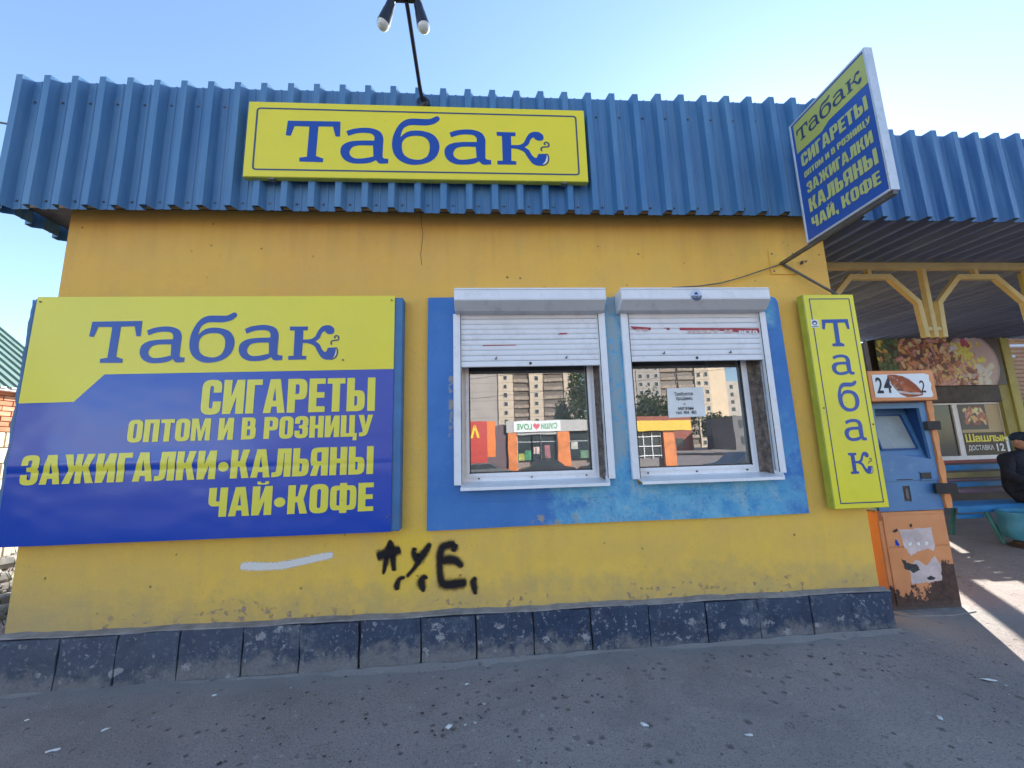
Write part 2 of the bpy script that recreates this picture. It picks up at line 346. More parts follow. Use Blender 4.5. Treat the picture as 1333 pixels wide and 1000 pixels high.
    gl = n.n('ShaderNodeBsdfGlossy'); gl.inputs['Roughness'].default_value = .0; gl.inputs[0].default_value = (.92,.94,.97,1)
    mx = n.n('ShaderNodeMixShader'); mx.inputs[0].default_value = .33; n.L(tr.outputs[0], mx.inputs[1]); n.L(gl.outputs[0], mx.inputs[2]); n.L(mx.outputs[0], n.out.inputs[0])
    bp = n.n('ShaderNodeBump'); n.L(n.noise(2.2, 2), bp.inputs['Height']); bp.inputs['Strength'].default_value = .02; bp.inputs['Distance'].default_value = .02; n.L(bp.outputs[0], gl.inputs['Normal']); bp.inputs['Strength'].default_value = .022
    df = n.n('ShaderNodeBsdfDiffuse'); df.inputs[0].default_value = (.6,.6,.58,1); m2 = n.n('ShaderNodeMixShader'); n.L(n.ramp(n.noise(5, 5, .65), .35, .75, .04, .16), m2.inputs[0]); n.L(mx.outputs[0], m2.inputs[1]); n.L(df.outputs[0], m2.inputs[2]); n.L(m2.outputs[0], n.out.inputs[0])
    M['glass'] = n.m
    M['far_glass'] = simple('dark_far_window', (.035,.045,.05), .12)
    M['brick'] = simple('orange_red_brick', (.42,.16,.085), .9, 0, .28, 3, .4)
    M['brick2'] = simple('pale_red_brick', (.50,.24,.15), .9, 0, .25, 3, .4)
    M['mortar'] = simple('pale_mortar', (.42,.37,.31), .95, 0, .2, 8, .4)
    M['lime'] = simple('whitewashed_block', (.55,.46,.34), .95, 0, .25, 4, .5, .4, (.3,.2,.12))
    M['green_roof'] = simple('green_grey_roof_sheet', (.13,.20,.17), .45, 0, .15, 4)
    M['stone'] = simple('rubble_stone', (.20,.19,.17), .95, 0, .5, 6, .6, .5)
    M['weed'] = simple('dry_green_weed', (.09,.11,.04), .8, 0, .5, 12)
    # attribute driven print
    n = NT('printed_vinyl'); x = n.n('ShaderNodeVertexColor'); x.layer_name = 'print'; M['print'] = n.fin(x.outputs[0], .5)
    n = NT('spray_paint_black'); a = n.attr('alpha'); nz = n.math('ADD', n.ramp(n.noise(170, 3, .7), .25, .75, -.34, .30), n.ramp(n.noise(14, 3), .3, .7, -.28, .1))
    al = n.ramp(n.math('ADD', a, n.math('MULTIPLY', nz, n.ramp(a, 0, 1, 1, .2))), .12, .80)
    tr = n.n('ShaderNodeBsdfTransparent'); mx = n.n('ShaderNodeMixShader'); n.L(n.math('MULTIPLY', al, .95), mx.inputs[0]); n.L(tr.outputs[0], mx.inputs[1]); n.fin((.022,.018,.02), .85, spec=.2); n.L(n.b.outputs[0], mx.inputs[2]); n.L(mx.outputs[0], n.out.inputs[0]); M['spray'] = n.m
    n = NT('brushed_white_paint'); a = n.attr('alpha'); al = n.ramp(n.math('ADD', a, n.ramp(n.noise(60, 3, .7), .25, .75, -.2, .2)), .2, .5)
    tr = n.n('ShaderNodeBsdfTransparent'); mx = n.n('ShaderNodeMixShader'); n.L(n.math('MULTIPLY', al, .85), mx.inputs[0]); n.L(tr.outputs[0], mx.inputs[1]); n.fin((.85,.83,.80), .6); n.L(n.b.outputs[0], mx.inputs[2]); n.L(mx.outputs[0], n.out.inputs[0]); M['white_stroke'] = n.m
    M['red_print'] = simple('red_printed_strip', (.38,.035,.05), .45)
    M['paper'] = simple('white_paper', (.80,.80,.78), .8, 0, .06, 8)
    M['torn_paper'] = simple('torn_pink_white_paper', (.62,.50,.48), .85, 0, .2, 9, 0, .4, (.5,.25,.18))
    M['ink'] = simple('black_ink', (.03,.03,.04), .6)
    M['skin'] = simple('skin', (.42,.24,.17), .5); M['jacket'] = simple('dark_navy_jacket_cloth', (.012,.015,.028), .85, 0, .3, 8, .2)
    M['jeans'] = simple('dark_trousers_cloth', (.03,.035,.05), .9); M['cap'] = simple('dark_cap_cloth', (.015,.03,.06), .8)
build_mats()

# ---------------------------------------------------------------- lettering
def smooth(pts, n=5, closed=True):
    out = []; N = len(pts)
    def P(i): return Vector(pts[i % N][:2]) if closed else Vector(pts[max(0, min(N-1, i))][:2])
    sh = [len(p) > 2 for p in pts]
    for i in range(N if closed else N-1):
        a, b = P(i), P(i+1); j = (i+1) % N
        if sh[i] and sh[j]: out.append(a); continue
        ta = (P(i+1)-P(i-1))*.5 if not sh[i] else (b-a)*.6
        tb = (P(i+2)-P(i))*.5 if not sh[j] else (b-a)*.6
        d = (b-a).length
        if ta.length > d: ta *= d/ta.length
        if tb.length > d: tb *= d/tb.length
        for k in range(n):
            t = k/n; t2 = t*t; t3 = t2*t
            out.append(a*(2*t3-3*t2+1)+ta*(t3-2*t2+t)+b*(-2*t3+3*t2)+tb*(t3-t2))
    if not closed: out.append(P(N-1))
    return [(v.x, v.y) for v in out]
def rnd(pts, n=4):
    """polygon (x,y,r) with rounded corners"""
    out = []; N = len(pts)
    for i in range(N):
        p = Vector(pts[i][:2]); r = pts[i][2] if len(pts[i]) > 2 else 0
        if r <= 0: out.append((p.x, p.y)); continue
        a = Vector(pts[i-1][:2])-p; b = Vector(pts[(i+1) % N][:2])-p
        ra = min(r, a.length*.5); rb = min(r, b.length*.5)
        A = p+a.normalized()*ra; B = p+b.normalized()*rb
        for k in range(n+1):
            t = k/n; q = A*(1-t)**2+p*2*t*(1-t)+B*t*t; out.append((q.x, q.y))
    return out
def fill(contours):
    """2D contours (first outer, rest holes) -> verts, faces"""
    cu = bpy.data.curves.new('tmp', 'CURVE'); cu.dimensions = '2D'; cu.fill_mode = 'BOTH'
    for c in contours:
        s = cu.splines.new('POLY'); s.points.add(len(c)-1)
        for p, q in zip(s.points, c): p.co = (q[0], q[1], 0, 1)
        s.use_cyclic_u = True
    return curve_mesh(cu)
def curve_mesh(cu):
    o = bpy.data.objects.new('tmp', cu); COL.objects.link(o)
    dg = bpy.context.evaluated_depsgraph_get()
    me = bpy.data.meshes.new_from_object(o.evaluated_get(dg))
    v = [(a.co.x, a.co.y) for a in me.vertices]; f = [tuple(p.vertices) for p in me.polygons]
    bpy.data.objects.remove(o); bpy.data.curves.remove(cu); bpy.data.meshes.remove(me)
    return v, f
def font(body, bold=0., align='CENTER', space=1.):
    cu = bpy.data.curves.new('tmp', 'FONT'); cu.body = body; cu.size = 1; cu.offset = bold; cu.align_x = align; cu.resolution_u = 3; cu.space_character = space
    cu.dimensions = '2D'; cu.fill_mode = 'BOTH'
    return curve_mesh(cu)
def fit(vf, x0, x1, z0, z1):
    v, f = vf; xs = [p[0] for p in v]; ys = [p[1] for p in v]
    a, b, c, d = min(xs), max(xs), min(ys), max(ys)
    return [(x0+(x-a)/(b-a)*(x1-x0), z0+(y-c)/(d-c)*(z1-z0)) for x, y in v], f
def merge(parts):
    V = []; F = []
    for v, f in parts:
        n = len(V); V += v; F += [tuple(i+n for i in q) for q in f]
    return V, F
S_, H_ = .225, .165
def rr(x0, y0, x1, y1, r): return rnd([(x0,y0,r),(x1,y0,r),(x1,y1,r),(x0,y1,r)])
def glyph_defs():
    s, h = S_, H_; G = {}
    def box(a,b,c,d): return [[(a,b),(c,b),(c,d),(a,d)]]
    ring = lambda w: [rr(0,-.01,w,1.01,.24), rr(s,h,w-s,1-h,.09)]
    G['О'] = (.56, [ring(.56)])
    G['С'] = (.55, [[rnd([(.55,.63),(.55,1.01,.24),(0,1.01,.24),(0,-.01,.24),(.55,-.01,.24),(.55,.37),(.55-s,.37),(.55-s,h,.09),(s,h,.09),(s,1-h,.09),(.55-s,1-h,.09),(.55-s,.63)])]])
    G['И'] = (.59, [[[(0,0),(s,0),(.59-s,.50),(.59-s,0),(.59,0),(.59,1),(.59-s,1),(s,.50),(s,1),(0,1)]]])
    G['Г'] = (.44, [[[(0,0),(s,0),(s,1-h),(.44,1-h),(.44,1),(0,1)]]])
    G['А'] = (.62, [[[(0,0),(.215,0),(.238,.19),(.382,.19),(.405,0),(.62,0),(.455,1),(.165,1)], [(.262,.36),(.358,.36),(.31,.76)]]])
    G['Р'] = (.56, [[rnd([(0,0),(s,0),(s,.38),(.56,.38,.22),(.56,1,.22),(0,1)]), rnd([(s,.38+h),(.56-s,.38+h,.07),(.56-s,1-h,.07),(s,1-h)])]])
    G['Е'] = (.47, [[[(0,0),(.47,0),(.47,h),(s,h),(s,.42),(.45,.42),(.45,.42+h),(s,.42+h),(s,1-h),(.47,1-h),(.47,1),(0,1)]]])
    G['Т'] = (.52, [[[(.26-s/2,0),(.26+s/2,0),(.26+s/2,1-h),(.52,1-h),(.52,1),(0,1),(0,1-h),(.26-s/2,1-h)]]])
    so = rnd([(0,0),(.53,0,.22),(.53,.62,.22),(s,.62),(s,1),(0,1)]); sh = rnd([(s,h),(.53-s,h,.07),(.53-s,.62-h,.07),(s,.62-h)])
    G['Ь'] = (.53, [[so, sh]]); G['Ы'] = (.83, [[so, sh], box(.83-s,0,.83,1)[0:1]])
    G['П'] = (.57, [[[(0,0),(s,0),(s,1-h),(.57-s,1-h),(.57-s,0),(.57,0),(.57,1),(0,1)]]])
    G['М'] = (.74, [[[(0,0),(.19,0),(.19,.62),(.31,0),(.43,0),(.55,.62),(.55,0),(.74,0),(.74,1),(.49,1),(.37,.42),(.25,1),(0,1)]]])
    G['В'] = (.57, [[rnd([(0,0),(.57,0,.2),(.57,.53,.13),(.53,.53,.06),(.55,1,.2),(0,1)]), rnd([(s,h),(.57-s,h,.06),(.57-s,.46,.06),(s,.46)]), rnd([(s,.46+h*.85),(.55-s,.46+h*.85,.05),(.55-s,1-h,.05),(s,1-h)])]])
    G['З'] = (.54, [[rnd([(0,.66),(0,1.01,.24),(.54,1.01,.22),(.54,.56,.12),(.48,.525,.04),(.54,.49,.1),(.54,-.01,.24),(0,-.01,.24),(0,.34),(s-.02,.34),(s-.02,h,.06),(.54-s,h,.06),(.54-s,.44,.08),(.17,.44),(.17,.44+h*.9),(.54-s,.44+h*.9,.07),(.54-s,1-h,.06),(s-.02,1-h,.06),(s-.02,.66)])]])
    G['Н'] = (.57, [[[(0,0),(s,0),(s,.42),(.57-s,.42),(.57-s,0),(.57,0),(.57,1),(.57-s,1),(.57-s,.42+h),(s,.42+h),(s,1),(0,1)]]])
    G['Ц'] = (.66, [[[(0,0),(.50,0),(.50,-.17),(.66,-.17),(.66,h),(.57,h),(.57,1),(.57-s,1),(.57-s,h),(s,h),(s,1),(0,1)]]])
    G['У'] = (.60, [[rnd([(0,1),(.19,.28),(.19,.2,.05),(.04,.17),(.04,0),(.25,0,.2),(.38,.12,.08),(.60,1),(.39,1),(.305,.52),(.225,1)])]])
    G['Ж'] = (.96, [[[(.48-s*.45,0),(.48+s*.45,0),(.48+s*.45,.42),(.52+.1,.40),(.72,0),(.96,0),(.78,.5),(.94,1),(.70,1),(.62,.62),(.48+s*.45,.60),(.48+s*.45,1),(.48-s*.45,1),(.48-s*.45,.60),(.34,.62),(.26,1),(.02,1),(.18,.5),(0,0),(.24,0),(.34,.40),(.48-s*.45,.42)]]])
    G['Л'] = (.62, [[rnd([(0,0),(.12,0,.08),(.34,.04,.14),(.36,.4),(.375,1-h),(.62-s,1-h),(.62-s,0),(.62,0),(.62,1),(.17,1),(.155,.42),(.14,.17,.06),(0,h)])]])
    G['К'] = (.60, [[[(0,0),(s,0),(s,.40),(.29,.40),(.37,0),(.60,0),(.47,.5),(.59,1),(.365,1),(.29,.60),(s,.60),(s,1),(0,1)]]])
    G['Я'] = (.58, [[rnd([(.58,0),(.58,1),(0,1,.22),(0,.36,.16),(.10,.36),(0,0),(.22,0),(.30,.36),(.58-s,.36),(.58-s,0)]), rnd([(.58-s,.36+h*.9),(s-.02,.36+h*.9,.06),(s-.02,1-h,.06),(.58-s,1-h)])]])
    G['Ч'] = (.55, [[rnd([(.55-s,0),(.55,0),(.55,1),(.55-s,1),(.55-s,.52),(s,.52,.05),(s,1),(0,1),(0,.36,.2),(.55-s,.36)])]])
    G['Й'] = (.59, G['И'][1]+[[rnd([(.12,1.06,.06),(.47,1.06,.1),(.47,1.17),(.37,1.17),(.35,1.11,.03),(.24,1.11,.03),(.22,1.17),(.12,1.17)])]])
    G['Ф'] = (.80, [[rnd([(.29,-.03),(.51,-.03),(.51,.07),(.80,.07,.24),(.80,.93,.24),(.51,.93),(.51,1.02),(.29,1.02),(.29,.93),(0,.93,.24),(0,.07,.24),(.29,.07)]), rnd([(.29,.23),(.29,.77),(.20,.77,.06),(.20,.23,.06)]), rnd([(.51,.23),(.60,.23,.06),(.60,.77,.06),(.51,.77)])]])
    G[','] = (.18, [[[(.02,0),(.10,-.18),(.2,-.18),(.2,.2),(0,.2),(0,0)]]])
    G['•'] = (.36, [[[(.18+.17*math.cos(a*math.pi/8), .42+.17*math.sin(a*math.pi/8)) for a in range(16)]]])
    return G
GL = {}
for ch, (w, pieces) in glyph_defs().items(): GL[ch] = (w, [fill(p) for p in pieces])
def condensed(text, space=.26, gap=.055):
    V = []; x = 0
    for ch in text:
        if ch == ' ': x += space; continue
        w, ps = GL[ch]
        for v, f in ps: V.append(([(a+x, b) for a, b in v], f))
        x += w+gap
    return merge(V), x-gap
def line(text, x0, x1, z0, h, space=.26):
    """text line scaled to run from x0 to x1, cap height h on baseline z0"""
    (v, f), w = condensed(text, space)
    k = (x1-x0)/w
    return [(x0+a*k, z0+b*h) for a, b in v], f
# outlines of the slab letters, cap height 1
G_T = [(0.024,1.0,1),(1.136,1.011,1),(1.142,0.633,1),(1.045,0.634,1),(0.981,0.879,1),(0.675,0.873,1),(0.655,0.143,1),(0.81,0.083,1),(0.809,-0.007,1),(0.318,0.0,1),(0.312,0.096,1),(0.468,0.12,1),(0.484,0.866,1),(0.172,0.869,1),(0.103,0.624,1),(0.0,0.638,1)]
G_a = [(1.269,0.774,1),(1.42,0.836),(1.654,0.87),(1.839,0.852),(1.993,0.777),(2.063,0.627),(2.062,0.448),(2.058,0.153,1),(2.085,0.117),(2.183,0.102,1),(2.182,-0.006,1),(1.998,-0.013),(1.918,0.067,1),(1.815,0.01),(1.656,-0.021),(1.422,-0.018),(1.252,0.066),(1.166,0.223),(1.188,0.399),(1.329,0.506),(1.543,0.543),(1.873,0.553,1),(1.869,0.649),(1.807,0.719),(1.668,0.74),(1.487,0.722),(1.313,0.654,1)]
G_ah = [(1.849,0.427,1),(1.555,0.424),(1.416,0.377),(1.356,0.26),(1.385,0.162),(1.481,0.102),(1.661,0.109),(1.864,0.155,1)]
G_b = [(3.288,1.15),(3.226,1.212),(3.055,1.132),(2.681,1.134),(2.518,1.085),(2.382,0.944),(2.277,0.684),(2.254,0.446),(2.302,0.228),(2.426,0.069),(2.617,-0.022),(2.836,-0.025),(3.051,0.04),(3.206,0.176),(3.279,0.374),(3.258,0.574),(3.142,0.736),(2.95,0.814),(2.726,0.83),(2.563,0.782),(2.428,0.653,1),(2.483,0.853),(2.586,0.942),(2.714,0.966),(2.975,0.963),(3.158,1.009),(3.264,1.089)]
G_bh = [(2.775,0.695),(2.944,0.667),(3.046,0.556),(3.069,0.376),(3.02,0.199),(2.898,0.111),(2.752,0.1),(2.602,0.145),(2.501,0.245),(2.467,0.423),(2.491,0.562),(2.593,0.661)]
G_K = [(4.545,0.845,1),(4.974,0.841,1),(4.969,0.742,1),(4.866,0.743,1),(4.868,0.515,1),(5.051,0.524),(5.15,0.588),(5.225,0.74),(5.323,0.849),(5.487,0.865),(5.594,0.78),(5.588,0.671),(5.497,0.639),(5.413,0.672),(5.38,0.728,1),(5.31,0.673),(5.255,0.543),(5.166,0.468,1),(5.262,0.391),(5.329,0.261),(5.413,0.195),(5.47,0.302,1),(5.654,0.311,1),(5.648,0.192),(5.603,0.063),(5.483,0.001),(5.339,0.046),(5.23,0.197),(5.141,0.349),(4.995,0.416),(4.869,0.428,1),(4.859,0.117,1),(4.971,0.104,1),(4.965,0.019,1),(4.548,0.014,1),(4.547,0.11,1),(4.667,0.115,1),(4.663,0.741,1),(4.55,0.746,1)]
G_cupw = [(5.66,0.257),(5.671,0.192),(5.652,0.117),(5.593,0.053),(5.543,0.032,1),(5.611,0.106),(5.642,0.192)]
G_cupl = [(5.664,0.308),(5.694,0.235),(5.693,0.148),(5.654,0.063),(5.584,0.021),(5.523,0.013)]
G_steam = [(5.549,0.377),(5.536,0.442),(5.575,0.479),(5.657,0.484),(5.708,0.506),(5.709,0.571),(5.659,0.604),(5.612,0.572),(5.635,0.535)]
def ribbon(pts, w):
    P = [Vector(p) for p in smooth(pts, 5, False)]; L = []; Rr = []
    for i, p in enumerate(P):
        d = (P[min(i+1,len(P)-1)]-P[max(i-1,0)]).normalized(); n = Vector((-d.y, d.x))*w/2
        L.append((p+n)[:]); Rr.append((p-n)[:])
    return [L+Rr[::-1]]
SLAB = {'T': [fill([smooth(G_T)])], 'a': [fill([smooth(G_a), smooth(G_ah)])], 'b': [fill([smooth(G_b), smooth(G_bh)])], 'k': [fill([smooth(G_K)])]}
CUP_LINE = [fill(ribbon(G_cupl, .03)), fill(ribbon(G_steam, .035))]
CUP_WHITE = [fill([smooth(G_cupw)])]
def shift(vf, dx, dz=0, k=1., kx=None):
    kx = kx or k
    return [((x+dx)*kx, (y+dz)*k) for x, y in vf[0]], vf[1]
def tabak(x0, z0, k, kx):
    """whole word; returns (letters, dark lines, white crescent)"""
    A = SLAB['a'][0]
    let = [SLAB['T'][0], A, SLAB['b'][0], ([(x+2.228, y+.02) for x, y in A[0]], A[1]), SLAB['k'][0]]
    f = lambda l: merge([([(x0+x*kx, z0+y*k) for x, y in v], fc) for v, fc in l])
    return f(let), f(CUP_LINE), f(CUP_WHITE)
def place(vf, name, m, parent, to3, label=None):
    b = MB(); b.add([to3(x, z) for x, z in vf[0]], vf[1]); 
    me = bpy.data.meshes.new(name); off = wloc(parent)
    me.from_pydata([(x-off.x, y-off.y, z-off.z) for x,y,z in b.v], [], b.f); me.materials.append(m)
    o = bpy.data.objects.new(name, me); COL.objects.link(o); o.parent = parent
    if label: o['label'] = label
    return o
def front(y): return lambda x, z: (x, y, z)
def frame_ring(x0, x1, z0, z1, w, r):
    def q(a,b,c,d,r): return rnd([(a,c,r),(b,c,r),(b,d,r),(a,d,r)])
    return fill([q(x0,x1,z0,z1,r), q(x0+w,x1-w,z0+w,z1-w,max(0,r-w))])

# ================================================================ SETTING
def ground_z(x): return .095+.028*max(-1, min(1, x/2.6))
def build_ground():
    drop = lambda y: 0 if y > -9 else -1.0*min(1, (-9-y)/11)
    xs = sorted(set([-400,-150,-60,-30,-15,-8]+[-5+.25*i for i in range(53)]+[10,15,30,60,150,400]))
    ys = sorted(set([-400,-200,-90,-40,-20,-10,-6]+[-4+.25*i for i in range(29)]+[4,6,10,20,60,150,400]))
    v = []; f = []
    for y in ys:
        for x in xs:
            z = ground_z(x)+drop(y)
            if -4 < y < 3 and -4.5 < x < 7: z += .006*math.sin(x*2.1+y)+.005*math.sin(y*3.3-x)+random.uniform(-.002,.002)
            v.append((x, y, z))
    nx = len(xs)
    for j in range(len(ys)-1):
        for i in range(nx-1): a = j*nx+i; f.append((a,a+1,a+nx+1,a+nx))
    me = bpy.data.meshes.new('ground'); me.from_pydata(v, [], f); me.materials.append(M['asphalt'])
    me.polygons.foreach_set('use_smooth', [True]*len(me.polygons))
    o = bpy.data.objects.new('ground', me); COL.objects.link(o); o['kind'] = 'structure'
    # loose grit on the pavement
    b = MB(); b2 = MB(); b3 = MB()
    for i in range(3000):
        y = -random.random()**.8*2.3-.08; x = random.uniform(-4.2, 5.2); r = random.choice([.003,.004,.005,.007,.010])*random.uniform(.7,1.3)
        if -3.15 < x < 3.7 and y > -.1: continue
        t = random.random(); q = b if t < .5 else (b2 if t < .86 else b3)
        z = ground_z(x)+.001; a = random.random()*6
        pts = [(x+r*math.cos(a+k*1.57)*random.uniform(.7,1.3), y+r*math.sin(a+k*1.57)*random.uniform(.7,1.3), z) for k in range(4)]
        q.add(pts+[(x, y, z+r*.3)], [(0,1,4),(1,2,4),(2,3,4),(3,0,4)])
    o = b.build('dark_grit', simple('dark_grit', (.05,.048,.05), .9, var=.4), None); tag(o, kind='stuff', label='fine dark grit scattered over the asphalt')
    o = b2.build('grey_grit', simple('grey_grit', (.2,.195,.19), .9, var=.3), None); tag(o, kind='stuff', label='fine grey grit scattered over the asphalt')
    o = b3.build('pale_grit', simple('pale_grit', (.45,.44,.42), .9, var=.2), None); tag(o, kind='stuff', label='tiny pale chips scattered over the asphalt')
build_ground()

# ================================================================ KIOSK
kiosk = thing('kiosk', 'yellow rendered kiosk with navy plinth and blue corrugated roof edge', 'kiosk', (-.1, 2, .05))
WX0, WX1 = -3.05, 2.83
def poly_wall(outer, holes, y0, y1, name, m, parent, label=None):
    """upright slab with openings, outline in x,z"""
    v, f = fill([outer]+holes); b = MB()
    b.add([(x,y0,z) for x,z in v], f); b.add([(x,y1,z) for x,z in v], [q[::-1] for q in f])
    for c in [outer]+holes:
        n = len(c); b.add([(x,y0,z) for x,z in c]+[(x,y1,z) for x,z in c], [(i,(i+1)%n,n+(i+1)%n,n+i) for i in range(n)])
    o = b.build(name, m, parent, label=label)
    return o
OP = [(-.185, .875, 1.19, 2.46), (1.085, 2.155, 1.19, 2.46)]     # window openings
def rect(a,b,c,d): return [(a,c),(b,c),(b,d),(a,d)]
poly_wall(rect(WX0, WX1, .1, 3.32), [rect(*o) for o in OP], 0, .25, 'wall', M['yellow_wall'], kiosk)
b = MB(); b.box(WX0, WX0+.25, .252, 4, .1, 3.32); b.box(WX1-.25, WX1, .252, 4, .1, 3.32); b.box(WX0+.252, WX1-.252, 3.75, 4, .1, 3.32)
b.build('side_wall', M['yellow_wall'], kiosk)
BOX('floor', M['dark_room'], kiosk, WX0+.26, WX1-.26, .26, 3.74, .1, .2, 0)
BOX('inner_partition', M['dark_room'], kiosk, WX0+.26, WX1-.26, 1.5, 1.55, .2, 3.3, 0)
# blue painted raised surround around both windows
outer = [(-.42,.905),(.3,.912),(.9,.915),(1.6,.912),(2.352,.918),(2.35,1.6),(2.342,2.2),(2.338,2.54),(2.32,2.575),(2.28,2.59),(1.4,2.588),(.95,2.585),(.3,2.592),(-.418,2.588),(-.424,2.0),(-.418,1.4)]
poly_wall(outer, [rect(a-.001,b_+.001,c-.02,d) for a,b_,c,d in OP], -.03, -.001, 'window_surround', M['blue_wall'], kiosk, label='blue painted raised panel with two coats and worn patches')
b = MB(); b.box(-.10,.93,-.034,-.028,1.085,1.098); b.box(1.35,2.2,-.034,-.028,1.085,1.096)
b.build('plaster_ridge', M['blue_wall'], kiosk, .002)
# plinth of separate slabs
jx = [-3.12,-2.66,-2.32,-1.955,-1.57,-1.215,-.84,-.45,-.09,.29,.68,1.08,1.48,1.86,2.24,2.54,2.86]
BOX('plinth_core', M['joint'], kiosk, -3.09, 2.85, -.035, 0.0, -.02, .365, 0)
for i in range(16):
    x0, x1 = jx[i]+random.uniform(.003,.007), jx[i+1]-random.uniform(.003,.007); dz = random.uniform(-.006,.004); dy = random.uniform(-.006,.005)
    b = MB(); t = random.uniform(-.006,.006)
    yf = -.062+dy
    nx_, nz_ = 6, 5; vv = []
    for k in range(nz_):
        for j in range(nx_):
            u = j/(nx_-1); w = k/(nz_-1)
            e = .004 if (j in (0,nx_-1) or k == nz_-1) else 0
            vv.append((x0+u*(x1-x0)+(t if k == nz_-1 else 0)+random.uniform(-.0035,.0035), yf+e+random.uniform(-.0055,.0055)-(.012*(1-w)), -.02+w*(.385+dz)+random.uniform(-.002,.002)))
    ff = [(k*nx_+j, k*nx_+j+1, (k+1)*nx_+j+1, (k+1)*nx_+j) for k in range(nz_-1) for j in range(nx_-1)]
    n0 = len(vv)
    bd = [j for j in range(nx_)]+[k*nx_+nx_-1 for k in range(1,nz_)]+[(nz_-1)*nx_+j for j in range(nx_-2,-1,-1)]+[k*nx_ for k in range(nz_-2,0,-1)]
    vv += [(vv[q][0], -.036, vv[q][2]) for q in bd]
    ff += [(bd[(q+1)%len(bd)], bd[q], n0+q, n0+(q+1)%len(bd)) for q in range(len(bd))]
    b.add(vv, ff); b.build('plinth_slab', M['plinth'], kiosk)
# cement ledge above the slabs
b = MB(); n = 60; prof = []
vv = []; ff = []
for i in range(n+1):
    x = -3.12+5.98*i/n; r = lambda a: random.uniform(-a, a)
    z = .368+.003*math.sin(i*.7)+r(.002)
    vv += [(x, -.054+r(.003), z), (x, -.050+r(.003), z+.007+r(.002)), (x, -.001, z+.018+r(.004)), (x, -.001, z-.02)]
for i in range(n):
    for k in range(4): ff.append((i*4+k, i*4+(k+1)%4, (i+1)*4+(k+1)%4, (i+1)*4+k))
b.add(vv, ff); b.build('cement_ledge', M['cement'], kiosk)
# low mortar skirt where the slabs meet the pavement
vv = []; ff = []
for i in range(n+1):
    x = -3.14+6.02*i/n; g = ground_z(x)
    vv += [(x, -.13+random.uniform(-.025,.02), g-.006), (x, -.078, g+.008+random.uniform(-.006,.008)), (x, -.04, g-.02)]
for i in range(n):
    for k in range(2): ff.append((i*3+k, i*3+k+1, (i+1)*3+k+1, (i+1)*3+k))
b = MB(); b.add(vv, ff); b.build('mortar_skirt', M['asphalt'], kiosk, smooth=True)

# trapezoid sheet: crests stand toward -y
PITCH_R = .19
def rib_profile(n, x0):
    pts = []
    for i in range(n):
        a = x0+i*PITCH_R
        pts += [(a, 0), (a+.014, -.060), (a+.058, -.060), (a+.080, 0), (a+.118, 0), (a+.124, -.005), (a+.134, -.005), (a+.140, 0)]
    pts.append((x0+n*PITCH_R+.012, 0)); return pts
def sheet_mesh(n, x0, y, z0, z1, t=.0025, lean=0.):
    p = rib_profile(n, x0); b = MB(); m = len(p); nz = 8
    vv = []
    amp = [random.uniform(-.0016,.0016) for _ in range(3)]
    for s in range(nz+1):
        z = z0+(z1-z0)*s/nz
        for (x, d) in p: vv.append((x+amp[0]*math.sin(z*5), y+d+amp[1]*math.sin(z*6+x*3)+lean*(z-z0), z))
    k = len(vv)
    vv += [(x, yy+t, z) for x, yy, z in vv]
    ff = []
    for s in range(nz):
        for i in range(m-1):
            a = s*m+i; ff.append((a,a+1,a+m+1,a+m)); ff.append((k+a+1,k+a,k+a+m,k+a+m+1))
    for i in range(m-1):
        ff.append((i+1,i,k+i,k+i+1)); a = nz*m+i; ff.append((a,a+1,k+a+1,k+a))
    for s in range(nz):
        a = s*m; ff.append((a,a+m,k+a+m,k+a)); a = s*m+m-1; ff.append((a+m,a,k+a,k+a+m))
    b.add(vv, ff); return b
x = -3.36; i = 0
while x < 2.85:
    nr = min(5, int(round((2.93-x)/PITCH_R)))
    b = sheet_mesh(nr, x, -.155+random.uniform(-.002,.002)-(i%2)*.003, 3.205+random.uniform(-.006,.004), 4.22+random.uniform(-.012,.012))
    fs = b.build('fascia_sheet', M['blue_sheet'], kiosk)
    sw_ = MB()
    for zz in (3.262, 4.052):
        for q in range(nr): xx = x+q*PITCH_R+.105; sw_.tube([(xx,-.160,zz),(xx,-.166,zz)], [.0085,.0065], 6)
    o = sw_.build('roofing_screws', M['steel'], fs); o['kind'] = 'stuff'
    x += nr*PITCH_R; i += 1
# bent flashing tabs: torn upper ends of two ribs beside the lamp
# side fascia on the left, returning to the back
b = sheet_mesh(22, -.15, 0, 3.215, 4.2); b.v = [(-3.372+y, x+.01, z) for x, y, z in b.v]; b.build('side_fascia_sheet', M['blue_sheet'], kiosk)
b = sheet_mesh(22, -.15, 0, 3.215, 4.2); b.v = [(2.935-y, x+.01, z) for x, y, z in b.v]; b.build('side_fascia_sheet', M['blue_sheet'], kiosk)
BOX('soffit', M['soffit'], kiosk, -3.35, -3.055, -.14, 4.0, 3.30, 3.325, 0)
BOX('soffit', M['soffit'], kiosk, -3.05, 2.92, -.145, -.004, 3.30, 3.325, 0)
BOX('roof_deck', M['deck'], kiosk, -3.35, 2.93, -.12, 4.05, 3.335, 3.40, 0)
for zz in (3.26, 4.05): BOX('fascia_rail', M['steel'], kiosk, -3.33, 2.9, -.148, -.11, zz-.02, zz+.02, .002)

